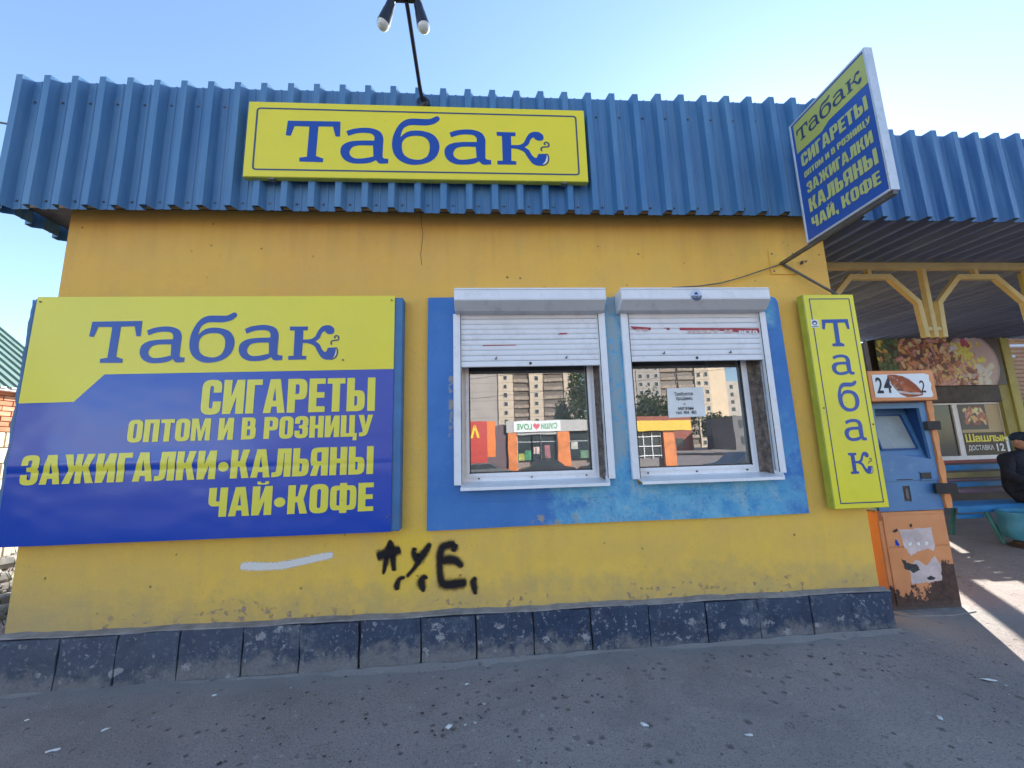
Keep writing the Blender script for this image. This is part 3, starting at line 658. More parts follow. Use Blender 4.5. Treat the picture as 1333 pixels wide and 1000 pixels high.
# windows and shutters
def window(i, ox0, ox1, lab):
    fy = .085
    fx0, fx1, fz0, fz1 = ox0+.005, ox1-(.035 if i == 0 else .065), 1.215, 2.44
    w = .058
    v, f = fill([rect(fx0,fx1,fz0,fz1), rect(fx0+w,fx1-w,fz0+w,fz1-w)])
    b = MB()
    def slab(a, c, hole, y0, y1):
        v, f = fill([a, hole]); b.add([(x,y0,z) for x,z in v], f); b.add([(x,y1,z) for x,z in v], [q[::-1] for q in f])
        for cc in (a, hole):
            n = len(cc); b.add([(x,y0,z) for x,z in cc]+[(x,y1,z) for x,z in cc], [(k,(k+1)%n,n+(k+1)%n,n+k) for k in range(n)])
    slab(rect(fx0,fx1,fz0,fz1), None, rect(fx0+.03,fx1-.03,fz0+.035,fz1-.03), fy, fy+.065)
    slab(rect(fx0+.0302,fx1-.0302,fz0+.0352,fz1-.0302), None, rect(fx0+w,fx1-w,fz0+w+.005,fz1-w), fy-.012, fy+.05)
    win = b.build('window', M['pvc'], kiosk, .003, label=lab)
    g = MB(); g.quad((fx0+w-.01,fy+.012,fz0+w),(fx1-w+.01,fy+.012,fz0+w),(fx1-w+.01,fy+.012,fz1-w+.01),(fx0+w-.01,fy+.012,fz1-w+.01)); g.build('pane', M['glass'], win)
    gk = MB()
    for a, c, d, e in ((fx0+w-.006,fx1-w+.006,fz0+w+.002,fz0+w+.009),(fx0+w-.003,fx0+w+.004,fz0+w,fz1-w),(fx1-w-.004,fx1-w+.003,fz0+w,fz1-w)): gk.box(a,c,fy-.0135,fy+.008,d,e)
    gk.build('gasket', M['black'], win)
    # sheet metal sill with folded front lip
    s = MB(); s.prism_x([(-.118,1.172),(-.112,1.172),(-.110,1.187),(fy+.01,1.212),(fy+.01,1.218),(-.118,1.193)], ox0+.002, ox1-.02); s.build('sill', M['pvc'], win, .001)
    s = MB(); 
    s.prism_x([(-.118,1.190),(-.02,1.208),(-.02,1.235),(-.105,1.215)], ox1-.022, ox1-.018); s.build('sill_end_cap', M['pvc'], win)
    # rough reveal: mortar left uncovered, foam strip
    s = MB(); nz = 34; vv = []; ff = []
    for k in range(nz+1):
        z = 1.2+1.24*k/nz
        for j, y in enumerate((-.002, .03, .06, .084)):
            vv.append((ox1-.004-random.uniform(.0,.018), y, z+random.uniform(-.006,.006)))
        vv.append((fx1-.004, .088, z))
    for k in range(nz):
        for j in range(4): a = k*5+j; ff.append((a,a+1,a+6,a+5))
    s.add(vv, ff); s.build('bare_reveal', M['pocked_mortar'], win, label='uncovered rough mortar on the right reveal')
    s = MB(); s.bar((ox1-.008,-.012,1.2),(ox1-.008,-.012,2.4),.012,.012); s.build('reveal_strip', M['alu'], win)
    sc = MB()
    for x in (fx0+.12, (fx0+fx1)/2, fx1-.1): sc = MB(); sc.tube([(x,fy-.014,1.237),(x,fy-.004,1.237)], .006, 8); sc.build('screw', M['black'], win)
    return win
window(0, OP[0][0], OP[0][1], 'left white window of the kiosk'); window(1, OP[1][0], OP[1][1], 'right white window of the kiosk, notice behind the glass')
def shutter(i, bx0, bx1, ox0, ox1, zb, lab):
    b = MB(); b.prism_x([(-.004,2.605),(-.182,2.602),(-.184,2.512),(-.125,2.452),(-.034,2.448),(-.034,2.59),(-.004,2.59)], bx0, bx1)
    sh = b.build('roller_shutter', [M['shutter']], kiosk, .004, 2, label=lab)
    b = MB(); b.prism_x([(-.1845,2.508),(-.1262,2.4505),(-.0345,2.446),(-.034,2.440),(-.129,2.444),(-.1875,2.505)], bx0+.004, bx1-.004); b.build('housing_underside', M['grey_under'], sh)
    b = MB(); b.box(bx0+.002, bx1-.002, -.186, -.183, 2.586, 2.589); b.build('housing_seam', M['grey_under'], sh)
    gw = .058
    for k, (a, c) in enumerate(((ox0-.045, ox0-.045+gw), (ox1-gw+.040, ox1+.040))):
        b = MB(); b.box(a, c, -.066, -.034, 1.205+.01*k, 2.447); g = b.build('guide_rail', M['shutter'], sh, .003)
        b = MB(); e = c-.006 if k == 0 else a+.001; b.box(e, e+.005, -.0675, -.064, 1.21+.01*k, 2.445); b.build('rail_brush', M['black'], sh)
    n = int(round((2.452-zb-.045)/.0405)); hgt = (2.452-zb-.045)/n
    for k in range(n):
        z = zb+.045+k*hgt; pr = []
        for q in range(7):
            t = q/6; pr.append((-.042-.0045*math.sin(math.pi*t)**.5, z+.0011+t*(hgt-.0022)))
        pr += [(-.034, z+hgt-.0011), (-.034, z+.0011)]
        dz = random.uniform(-.0006,.0006)
        b = MB(); b.prism_x([(y, zz+dz) for y, zz in pr], ox0+.009, ox1-.014); b.build('slat', M['shutter'], sh, smooth=True)
    b = MB(); b.box(ox0+.009, ox1-.014, -.0400, -.033, zb+.02, 2.45); b.build('slat_joint', M['joint'], sh)
    b = MB(); b.prism_x([(-.034,zb),(-.052,zb),(-.054,zb+.006),(-.054,zb+.036),(-.046,zb+.043),(-.034,zb+.043)], ox0+.009, ox1-.014); b.build('end_bar', M['shutter'], sh, .001)
    mx = (ox0+ox1)/2-.01
    b = MB(); b.tube([(mx,-.0535,zb+.021),(mx,-.058,zb+.021)], .0105, 14); b.build('lock', M['black'], sh)
    for x in (mx-.255, mx+.27):
        b = MB(); b.box(x-.007,x+.007,-.062,-.046,zb+.055,zb+.062); b.tube([(x+.004,-.052,zb+.064),(x+.007,-.055,zb+.074)], .004, 8); b.build('stop_hook', M['steel'], sh)
    for a in (bx0+.05, bx1-.05):
        pass
    return sh
sh0 = shutter(0, -.213, .897, OP[0][0], OP[0][1], 2.045, 'half lowered white roller shutter over the left window')
sh1 = shutter(1, 1.012, 2.162, OP[1][0], OP[1][1], 2.068, 'half lowered white roller shutter over the right window, round sticker on its housing')
# red printed scraps still stuck between slats
b = MB(); b.quad((-.02,-.0480,2.203),(.235,-.0480,2.205),(.235,-.0480,2.211),(-.01,-.0480,2.210)); b.quad((.55,-.0500,2.283),(.625,-.0500,2.289),(.622,-.0500,2.297),(.57,-.0500,2.296)); b.build('red_tape_scrap', M['red_print'], sh0)
b = MB()
for pts in ([(1.112,2.345),(1.14,2.318),(1.27,2.312),(1.275,2.332)], [(1.37,2.330),(1.42,2.329),(1.42,2.312),(1.40,2.312),(1.395,2.324)], [(1.50,2.329),(2.135,2.318),(2.135,2.284),(1.98,2.288),(1.86,2.300),(1.50,2.310)]):
    n0 = [(x,-.0502,z) for x,z in pts]; b.add(n0, [tuple(range(len(n0)))])
b.build('red_printed_strip', M['red_print'], sh1, label='remains of a red strip with white letters along one slat')
v, f = line('РЕТО', 1.97, 2.12, 2.265, .036); place((v,f), 'strip_lettering', M['white_film'], sh1, front(-.0508))
v, f = line('НЕСТ И', 1.56, 1.92, 2.283, .026); place((v,f), 'strip_lettering', M['torn_paper'], sh1, front(-.0507))
v, f = line('РО', 1.16, 1.25, 2.304, .018); place((v,f), 'strip_lettering', M['torn_paper'], sh1, front(-.0507))
# round sticker on the right housing
cx, cz, rr_ = 1.582, 2.538, .043
circ = [(cx+rr_*math.cos(a*math.pi/14), cz+rr_*math.sin(a*math.pi/14)) for a in range(28)]
half = [(cx+rr_*.98*math.cos(math.pi+a*math.pi/12), cz-.004+rr_*.9*math.sin(math.pi+a*math.pi/12)) for a in range(13)]
place(fill([circ]), 'round_sticker', simple('pale_blue_sticker', (.50,.60,.78), .3), sh1, front(-.1865))
place(fill([half]), 'sticker_blue_half', M['film_line'], sh1, front(-.1872))
place(fit(font('РОЛЬСТАВНИ'), cx-.034, cx+.034, cz-.019, cz-.010), 'sticker_print', M['white_film'], sh1, front(-.1878))
place(fill([[(cx-.016,cz+.004),(cx+.016,cz+.004),(cx+.012,cz+.018),(cx,cz+.026),(cx-.012,cz+.018)]]), 'sticker_emblem', M['film_line'], sh1, front(-.1872))
# graffiti and paint marks
def spray(strokes, name, m, parent, y, label):
    V = []; F = []; A = []
    for si, (pts, w) in enumerate(strokes):
        ws = [q*1.14 for q in (w if isinstance(w, (list, tuple)) else [w]*len(pts))]
        P = [Vector(p) for p in smooth(pts, 6, False)]; n = len(P); base = len(V)
        for i, p in enumerate(P):
            d = (P[min(i+1,n-1)]-P[max(i-1,0)]).normalized(); nn = Vector((-d.y, d.x)); t = i/(n-1)*(len(ws)-1); k = min(int(t), len(ws)-2); ww = ws[k]+(ws[k+1]-ws[k])*(t-k)
            end = min(1, i/1.5, (n-1-i)/1.5)
            for u, a in ((-1.25,0),(-.75,.42),(-.3,1),(.3,1),(.75,.42),(1.25,0)):
                q = p+nn*u*ww/2; V.append((q.x, y-.0006*si, q.y)); A.append(a*end)
        for i in range(n-1):
            for k in range(5): a = base+i*6+k; F.append((a,a+1,a+7,a+6))
    me = bpy.data.meshes.new(name); off = wloc(parent); me.from_pydata([(x-off.x,yy-off.y,z-off.z) for x,yy,z in V], [], F); me.materials.append(m)
    at = me.attributes.new('alpha', 'FLOAT', 'POINT'); at.data.foreach_set('value', A)
    o = bpy.data.objects.new(name, me); COL.objects.link(o); o.parent = parent; o['label'] = label
    return o
spray([([(-.668,.858),(-.685,.79),(-.70,.70),(-.715,.625)], [.02,.06,.045,.02]), ([(-.672,.85),(-.66,.78),(-.648,.70),(-.642,.645)], [.03,.075,.045,.03]), ([(-.765,.745),(-.70,.765),(-.64,.775),(-.598,.79)], [.07,.085,.08,.06]),
       ([(-.505,.80),(-.508,.755),(-.482,.722),(-.44,.76),(-.395,.825)], [.04,.05,.08,.065,.035]), ([(-.47,.715),(-.51,.66),(-.562,.605)], [.05,.035,.03]), ([(-.565,.606),(-.603,.598),(-.622,.56),(-.617,.525)], [.02,.035,.05,.035]),
       ([(-.415,.59),(-.44,.602),(-.458,.57),(-.448,.53),(-.44,.505)], [.02,.045,.07,.05,.012]),
       ([(-.225,.812),(-.27,.805),(-.315,.79),(-.333,.74),(-.335,.66),(-.328,.58),(-.30,.548),(-.23,.548),(-.145,.555)], [.05,.06,.065,.06,.055,.06,.075,.08,.065]),
       ([(-.222,.812),(-.235,.785),(-.245,.755)], [.045,.06,.04]), ([(-.325,.695),(-.28,.705),(-.23,.70),(-.175,.650)], [.06,.075,.075,.035]),
       ([(-.085,.588),(-.108,.555),(-.10,.51),(-.092,.472)], [.03,.055,.05,.02])], 'graffiti', M['spray'], kiosk, -.0025, 'black sprayed graffiti letters low on the yellow wall')
spray([([(-1.655,.728),(-1.56,.722),(-1.45,.716),(-1.36,.722),(-1.22,.745),(-1.04,.776)], [.05,.055,.05,.05,.05,.045])], 'white_brush_mark', M['white_stroke'], kiosk, -.0025, 'white brush stroke below the large billboard')
b = MB(); pts = [(-.482,3.3),(-.478,3.2),(-.466,3.12),(-.474,3.02),(-.482,2.95),(-.472,2.86)]
for k in range(len(pts)-1):
    (a, c), (d, e) = pts[k], pts[k+1]; b.quad((a-.0018,-.001,c),(a+.0018,-.001,c),(d+.0018,-.001,e),(d-.0018,-.001,e))
b.build('hairline_crack', M['joint'], kiosk)

# ================================================================ SIGNS
# large billboard at the left
bb = thing('billboard', 'large yellow and blue tobacco billboard on a blue board frame, left of the windows', 'billboard', (-1.85, 0, .92))
BOX('backing_frame', M['blue_frame'], bb, -3.10, -.592, -.092, -.002, .925, 2.565, .004)
b = MB()      # ragged foam edge on the left
vv = []; ff = []; n = 40
for i in range(n+1):
    z = .93+1.63*i/n; r = .004*math.sin(i*1.1)+random.uniform(-.004,.004)
    vv += [(-3.10,-.09,z), (-3.125-r,-.085,z), (-3.13-r,-.01,z), (-3.10,-.004,z)]
for i in range(n):
    for k in range(3): ff.append((i*4+k,i*4+k+1,(i+1)*4+k+1,(i+1)*4+k))
b.add(vv, ff); b.build('frame_edge', M['blue_frame'], bb, smooth=True, label='ragged blue left edge of the board')
def bb_y(x, z):   # gentle buckling of the sheet and a crease at the joint of its two halves
    s = 1.392-.008*(x+3.09)/2.4
    y = -.102-.004*math.sin(x*1.7+.4)*math.sin((z-.92)*1.9)
    y -= .005*math.exp(-((z-s-.035)/.035)**2)*(.5+.5*math.sin(x*2.3+1))
    y += .0016*math.exp(-((z-s+.01)/.015)**2)
    return y
def bb_panel(name, poly, m, off=0., split=None):
    """sheet cut into a grid following bb_y"""
    me = bpy.data.meshes.new(name); bm = bmesh.new()
    bm.faces.new([bm.verts.new((x, 0, z)) for x, z in poly])
    zs = [.95+.1*k for k in range(17)]+[1.34+.008*k for k in range(15)]; xs = [-3.0+.15*k for k in range(17)]
    for z in sorted(set(round(z, 4) for z in zs)): bmesh.ops.bisect_plane(bm, geom=bm.verts[:]+bm.edges[:]+bm.faces[:], plane_co=(0,0,z), plane_no=(0,0,1))
    for x in xs: bmesh.ops.bisect_plane(bm, geom=bm.verts[:]+bm.edges[:]+bm.faces[:], plane_co=(x,0,0), plane_no=(1,0,0))
    bmesh.ops.recalc_face_normals(bm, faces=bm.faces)
    o3 = wloc(bb)
    for v in bm.verts: v.co = Vector((v.co.x, bb_y(v.co.x, v.co.z)-off, v.co.z))-o3
    for f in bm.faces: f.smooth = True
    bm.normal_update()
    if sum(f.normal.y for f in bm.faces) > 0: bmesh.ops.reverse_faces(bm, faces=bm.faces)
    bm.to_mesh(me); bm.free(); me.materials.append(m)
    o = bpy.data.objects.new(name, me); COL.objects.link(o); o.parent = bb; return o
BX0, BX1, BZ0, BZ1 = -3.075, -.648, .928, 2.575
bb_panel('upper_sheet', [(BX0-.005,1.835),(-2.74,1.838),(-2.57,2.022),(BX1,2.03),(BX1,BZ1),(BX0,BZ1)], M['film_yellow'])
bb_panel('blue_sheet', [(BX0-.012,BZ0),(BX1,BZ0-.004),(BX1,2.0295),(-2.5702,2.0215),(-2.7402,1.8375),(BX0-.005,1.8345)], M['film_blue'])
bbf = lambda x, z: (x, bb_y(x, z)-.0022, z)
def sub(vf, maxz=.03):       # cut long faces so that lettering follows the crease
    me = bpy.data.meshes.new('t'); me.from_pydata([(x,0,z) for x,z in vf[0]], [], vf[1]); bm = bmesh.new(); bm.from_mesh(me)
    for k in range(16): bmesh.ops.bisect_plane(bm, geom=bm.verts[:]+bm.edges[:]+bm.faces[:], plane_co=(0,0,1.34+.008*k), plane_no=(0,0,1))
    for k in range(17): bmesh.ops.bisect_plane(bm, geom=bm.verts[:]+bm.edges[:]+bm.faces[:], plane_co=(-3.0+.15*k,0,0), plane_no=(1,0,0))
    bm.verts.index_update(); r = ([(v.co.x, v.co.z) for v in bm.verts], [tuple(v.index for v in f.verts) for f in bm.faces]); bm.free(); bpy.data.meshes.remove(me); return r
let, ln, wh = tabak(-2.702, 2.102, .2915, .2915)
place(let, 'tobacco_lettering', M['film_letter'], bb, bbf); place(ln, 'cup_outline', M['film_line'], bb, bbf); place(wh, 'cup_highlight', M['white_film'], bb, bbf)
for t, x0, x1, z0, h in (('СИГАРЕТЫ',-1.93,-.772,1.735,.235),('ОПТОМ И В РОЗНИЦУ',-2.375,-.782,1.56,.148),('ЗАЖИГАЛКИ•КАЛЬЯНЫ',-2.995,-.772,1.305,.187),('ЧАЙ•КОФЕ',-1.825,-.765,1.063,.185)):
    place(sub(line(t, x0, x1, z0, h)), 'lettering_line', M['film_yletter'], bb, bbf)
for x, z in ((-3.05,2.54),(-.67,2.54),(-.67,1.02),(-1.0,2.1)): b = MB(); b.tube([(x,-.109,z),(x,-.1,z)], .006, 8); b.build('screw', M['steel'], bb)

# light box above, on the roof edge
ls = thing('fascia_sign', 'wide yellow light box with blue word and thin blue border on the roof edge', 'sign', (-.44, -.205, 3.37))
SX0, SX1, SZ0, SZ1 = -1.697, .802, 3.409, 4.023
BOX('casing', M['sign_edge'], ls, SX0, SX1, -.248, -.205, SZ0, SZ1, .003)
b = MB(); b.quad((SX0+.004,-.2505,SZ0+.004),(SX1-.004,-.2505,SZ0+.004),(SX1-.004,-.2505,SZ1-.004),(SX0+.004,-.2505,SZ1-.004)); b.build('face_panel', M['film_yellow'], ls)
place(frame_ring(-1.636,.739,3.462,3.972,.0125,.03), 'border_line', M['film_line'], ls, front(-.2515))
let, ln, wh = tabak(-1.418, 3.536, .331, .338)
place(let, 'tobacco_lettering', M['film_letter'], ls, front(-.2517)); place(ln, 'cup_outline', M['film_line'], ls, front(-.2522)); place(wh, 'cup_highlight', M['white_film'], ls, front(-.2519))
for x in (-1.5, .62): BOX('mounting_bracket', M['steel'], ls, x-.02, x+.02, -.245, -.205, SZ0-.012, SZ0, .001)

# narrow upright light box at the right corner
vs_ = thing('upright_sign', 'narrow upright yellow sign with stacked blue letters at the right wall corner', 'sign', (2.66, -.02, .95))
BOX('casing', M['sign_edge'], vs_, 2.484, 2.903, -.108, -.045, .950, 2.571, .004)
b = MB(); b.quad((2.488,-.1105,.954),(2.899,-.1105,.954),(2.899,-.1105,2.567),(2.488,-.1105,2.567)); b.build('face_panel', M['film_yellow_old'], vs_)
place(frame_ring(2.529,2.866,.986,2.537,.0085,.006), 'border_line', M['film_line'], vs_, front(-.1115))
def stack(key, x0, x1, z0, z1):
    place(fit(SLAB[key][0], x0, x1, z0, z1), 'stacked_letter', M['film_letter'], vs_, front(-.1118))
stack('T',2.6019,2.8251,2.1499,2.3680); stack('a',2.6293,2.8048,1.9267,2.0870); stack('b',2.6395,2.8079,1.6478,1.8841); stack('a',2.6476,2.8150,1.4297,1.5940); stack('k',2.6476,2.8150,1.1913,1.3506)
v, f = merge(CUP_LINE); kx = .1674/1.106; kz = .1593/.864
place(([(2.6476+(x-4.545)*kx, 1.1913+z*kz) for x, z in v], f), 'cup_outline', M['film_line'], vs_, front(-.1122))
v, f = merge(CUP_WHITE); place(([(2.6476+(x-4.545)*kx, 1.1913+z*kz) for x, z in v], f), 'cup_highlight', M['white_film'], vs_, front(-.1121))
place(fill([rect(2.515,2.577,2.302,2.365)]), 'small_sticker', M['white_film'], vs_, front(-.1125))
place(fill([[(2.546+.021*math.cos(a*.524), 2.339+.019*math.sin(a*.524)) for a in range(12)], [(2.546+.012*math.cos(a*.524), 2.335+.009*math.sin(a*.524)) for a in range(12)]]), 'sticker_print', M['film_line'], vs_, front(-.113))
place(fill([rect(2.520,2.572,2.308,2.314)]), 'sticker_print', M['film_line'], vs_, front(-.113))
for x, z in ((2.515,1.68),(2.885,1.55)): b = MB(); b.tube([(x,-.108,z),(x,-.114,z)], .006, 8); b.build('screw', M['black'], vs_)

# board sticking out over the pavement, perpendicular to the wall
ps = thing('projecting_sign', 'white framed blue and yellow board sticking out from the wall at roof height', 'sign', (2.44, -.3, 2.88))
PX = 2.405; PY0, PY1, PZ0, PZ1 = -.31, -.945, 2.885, 3.865
b = MB(); fr = .016
for a, c, d, e in ((PY0,PY0-fr,PZ0,PZ1),(PY1+fr,PY1,PZ0,PZ1),(PY0-fr,PY1+fr,PZ0,PZ0+fr),(PY0-fr,PY1+fr,PZ1-fr,PZ1)): b.box(PX-.006, PX+.048, min(a,c), max(a,c), d, e)
b.build('frame', M['alu'], ps, .002)
BOX('core', M['film_blue_old'], ps, PX, PX+.042, PY1+fr-.002, PY0-fr+.002, PZ0+fr-.002, PZ1-fr+.002, 0)
side = lambda off: (lambda u, z: (PX-off, PY0-u*(PY0-PY1), z))
Z = lambda z: z
yel = [(.06,3.60),(.06,3.838),(.975,3.838),(.975,3.628),(.52,3.628),(.41,3.595)]
place(([(u,z) for u,z in fill([yel])[0]], fill([yel])[1]), 'yellow_field', M['film_yellow_pale'], ps, side(.0015))
let, ln, wh = tabak(0,0,1,1)
place(([(.09+x/5.72*.84, 3.672+z*.103) for x, z in let[0]], let[1]), 'tobacco_lettering', M['film_line'], ps, side(.003))
for t, a, c, z0, h in (('СИГАРЕТЫ',.10,.93,3.468,.098),('ОПТОМ И В РОЗНИЦУ',.11,.93,3.374,.045),('ЗАЖИГАЛКИ',.12,.92,3.243,.082),('КАЛЬЯНЫ',.11,.93,3.095,.105),('ЧАЙ, КОФЕ',.11,.92,2.965,.085)):
    (v, f), w = condensed(t)
    place(([(a+x/w*(c-a), z0+z*h) for x, z in v], f), 'lettering_line', M['film_paleletter'], ps, side(.003))
b = MB(); b.bar((PX+.022, -.012, 2.872), (PX+.022, -.94, 2.872), .03, .025); b.build('support_arm', M['steel'], ps, .002)
b = MB(); b.box(2.335,2.565,-.010,-.001,2.785,2.985); b.build('wall_plate', M['yellow_wall'], ps, .001)
for x, z in ((2.36,2.96),(2.54,2.96),(2.36,2.81),(2.54,2.81)): b = MB(); b.tube([(x,-.012,z),(x,-.006,z)], .009, 6); b.build('plate_bolt', M['steel'], ps)
b = MB(); b.tube([(2.445,-.02,2.86),(2.62,-.05,2.72),(2.80,-.085,2.575)], .010, 8); b.build('stay_rod', M['steel'], ps)
b = MB(); b.box(2.60,2.608,-.03,-.001,2.87,2.895); b.tube([(2.65,-.01,2.9),(2.65,-.002,2.9)], .008, 6); b.build('old_fixing', M['steel'], ps)
# cable sagging from the plate to the shutter housing
b = MB(); b.tube([(1.49,-.03,2.655),(1.52,-.03,2.665),(1.70,-.03,2.675),(1.88,-.03,2.70),(2.05,-.03,2.745),(2.22,-.03,2.80),(2.42,-.02,2.868)], .0048, 6)
b.tube([(1.48,-.035,2.655),(1.50,-.035,2.655)], .012, 8); b = b.build('power_cable', M['steel'], None); tag(set_origin(b), 'thin cable sagging from the shutter housing to the steel wall plate', 'cable')

# twin spot lamp on a stalk
lp = thing('sign_lamp', 'dark twin spot lamp on a leaning stalk above the fascia sign', 'lamp', (-.44,-.2,4.03))
b = MB(); b.tube([(-.435,-.2,4.075),(-.435,-.235,4.075),(-.437,-.245,4.075)], [.05,.05,.035], 20); b.build('base_plate', M['black_tube'], lp, smooth=True)
b = MB(); b.tube([(-.437,-.235,4.075),(-.445,-.30,4.11),(-.478,-.62,4.405),(-.482,-.655,4.43)], .0145, 12); b.build('stalk', M['black_tube'], lp, smooth=True)
b = MB(); b.box(-.60,-.385,-.69,-.64,4.428,4.475); b.build('crossbar', M['black_tube'], lp, .006)
for sx, x in ((-1,-.565),(1,-.415)):
    a = Vector((x,-.665,4.45)); d = Vector((sx*.30-.07, .12, -1)).normalized()
    b = MB(); b.tube([a, a+d*.045, a+d*.05, a+d*.10, a+d*.105, a+d*.2], [.020,.021,.029,.032,.034,.043], 18); hd = b.build('lamp_head', M['black_tube'], lp, smooth=True)
    b = MB(); c = a+d*.2; pts = [c-d*.004]+[c+d*(.048*math.sin(t)) for t in (.3,.6,.9,1.2,1.5)]; rs = [.042]+[.042*math.cos(t)+.0005 for t in (.3,.6,.9,1.2,1.5)]
    b.tube(pts, rs, 18); b.build('bulb', M['bulb'], hd, smooth=True)

# ================================================================ CANOPY at the right
cn = thing('canopy', 'blue corrugated roof canopy on yellow steel arches, right of the kiosk', 'canopy', (5.8, .8, .1))
x = 2.955; i = 0
while x < 11.5:
    b = sheet_mesh(5, x, -.157-(i%2)*.003+random.uniform(-.002,.002), 3.175+random.uniform(-.005,.005), 3.965-.012*i+random.uniform(-.008,.008)); b.build('fascia_sheet', M['blue_sheet_far'], cn)
    x += 5*PITCH_R; i += 1
zc = lambda y: 3.275+.040*(y+.1)
x = 2.99; i = 0
while x < 12.5:      # roof sheets, ribs run front to back, corrugation hangs down
    p = rib_profile(4, 0); b = MB(); vv = []; ff = []; m = len(p)
    for j, y in enumerate((-.10, 2.2, 4.5)):
        for (a, d) in p: vv.append((x+a, y, zc(y)+d+(i%2)*.003))
        for (a, d) in p: vv.append((x+a, y, zc(y)+d+(i%2)*.003+.003))
    for j in range(2):
        for k in range(m-1):
            a = j*2*m+k; ff.append((a,a+1,a+2*m+1,a+2*m)); a += m; ff.append((a+1,a,a+2*m,a+2*m+1))
    for k in range(m-1): ff.append((k+1,k,k+m,k+m+1)); a = 4*m+k; ff.append((a,a+1,a+m+1,a+m))
    b.add(vv, ff); b.build('roof_sheet', M['deck'], cn); x += 4*PITCH_R; i += 1
BOX('roof_cover', M['deck'], cn, 2.99, 12.5, -.1, 4.5, 3.47, 3.475, 0)
ys = M['yellow_steel']
BOX('beam', ys, cn, 2.85, 11.5, .675, .725, 3.155, 3.228, .004)
def arch(x0, x1):
    b = MB(); w = .052; a = .29; zb, zk, zt = 2.43, 2.80, 3.075
    pts = [(x0,.7,zb),(x0+.02,.7,zk),(x0+a,.7,zt),(x1-a,.7,zt),(x1-.02,.7,zk),(x1,.7,zb)]
    P = [Vector((p[0], p[2])) for p in pts]; Lf = []; Rt = []
    for i, p in enumerate(P):
        d0 = (p-P[i-1]).normalized() if i else (P[1]-p).normalized(); d1 = (P[i+1]-p).normalized() if i < len(P)-1 else d0
        n0 = Vector((-d0.y, d0.x)); n1 = Vector((-d1.y, d1.x)); m = (n0+n1).normalized(); m = m*(w/2)/max(.4, m.dot(n0)); Lf.append(p+m); Rt.append(p-m)
    n = len(P); b.add([(v.x,.675,v.y) for v in Lf+Rt]+[(v.x,.725,v.y) for v in Lf+Rt], [f for i in range(n-1) for f in ((i,i+1,n+i+1,n+i),(2*n+i+1,2*n+i,3*n+i,3*n+i+1),(i+1,i,2*n+i,2*n+i+1),(n+i,n+i+1,3*n+i+1,3*n+i))]+[(0,n,3*n,2*n),(n-1,3*n-1,4*n-1,2*n-1)])
    ar = b.build('arch', ys, cn, .003)
    b = MB(); m = (x0+x1)/2; b.box(m-.022, m+.022, .68, .72, zt+.02, 3.156); b.build('arch_hanger', ys, ar)
ctr = [3.345, 4.535, 5.725, 6.915, 8.105]
for k in range(4): arch(ctr[k]+.095, ctr[k+1]-.095)
for c in ctr[1:]:
    b = MB(); b.bar((c,.7,2.43),(c,.7,3.156),.05,.05,(0,1,0)); dp = b.build('drop_bar', ys, cn, .003)
    b = MB(); b.box(c-.072,c-.024,.682,.718,2.50,2.54); b.box(c+.024,c+.072,.682,.718,2.50,2.54); b.build('cross_piece', ys, dp)
BOX('post', M['olive'], cn, 5.92, 6.07, .78, .9, .1, 3.2, .004)
BOX('post', M['brown_dark'], cn, 6.92, 7.09, 4.33, 4.48, .1, 3.4, .004)
BOX('post', M['olive'], cn, 10.9, 11.05, .7, .85, .1, 3.2, .004)

# ================================================================ PAYMENT TERMINAL
pt = thing('payment_terminal', 'battered orange and blue payment terminal with rusted foot beside the kiosk corner', 'payment terminal', (3.38, .4, .1))
b = MB(); b.prism_z([(3.02,.70),(3.02,.16),(3.10,.08),(3.45,.05),(3.68,.09),(3.74,.2),(3.74,.70)], .07, .135); b.build('concrete_base', M['cement'], pt, .012, 2)
BOX('lower_cabinet', M['rust_cab'], pt, 3.095, 3.665, .185, .64, .13, .862, .004)
BOX('cabinet_side', M['orange_dark'], pt, 3.088, 3.094, .187, .64, .132, .86, .001)  # thin skin that gives the left face its shaded tone
b = MB(); b.box(3.125,3.648,.176,.184,.165,.592); b.build('lower_door', M['rust_cab'], pt, .002)
b = MB(); b.box(3.125,3.648,.176,.184,.600,.835); b.build('upper_door', M['rust_cab'], pt, .002)
# upper body: blue console with sunken screen
b = MB(); b.prism_x([(.19,.866),(.64,.866),(.64,1.735),(.31,1.735),(.31,1.69),(.215,1.30),(.19,1.27)], 3.10, 3.655); b.build('console', M['term_blue'], pt, .004)
b = MB()
v, f = fill([rect(3.10,3.655,1.10,1.73), [(3.185,1.335),(3.20,1.685),(3.595,1.685),(3.62,1.265)]])
b.add([(x,.165,z) for x,z in v], f); b.add([(x,.188,z) for x,z in v], [q[::-1] for q in f])
for c in (rect(3.10,3.655,1.10,1.73), [(3.185,1.335),(3.20,1.685),(3.595,1.685),(3.62,1.265)]):
    n = len(c); b.add([(x,.165,z) for x,z in c]+[(x,.188,z) for x,z in c], [(k,(k+1)%n,n+(k+1)%n,n+k) for k in range(n)])
b.build('console_surround', M['term_blue'], pt, .003)
for a in ((3.10,3.185),(3.615,3.655)):
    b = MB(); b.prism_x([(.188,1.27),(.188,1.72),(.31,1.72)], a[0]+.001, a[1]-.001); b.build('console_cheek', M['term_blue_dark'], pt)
def on_slope(z): return .217+(z-1.30)*.093/.39
b = MB(); y = lambda z: on_slope(z)-.004
b.add([(3.27,y(1.36),1.36),(3.57,y(1.36),1.36),(3.545,y(1.63),1.63),(3.28,y(1.63),1.63)], [(0,1,2,3)]); b.build('screen', M['screen'], pt)
b = MB(); y2 = lambda z: on_slope(z)-.008
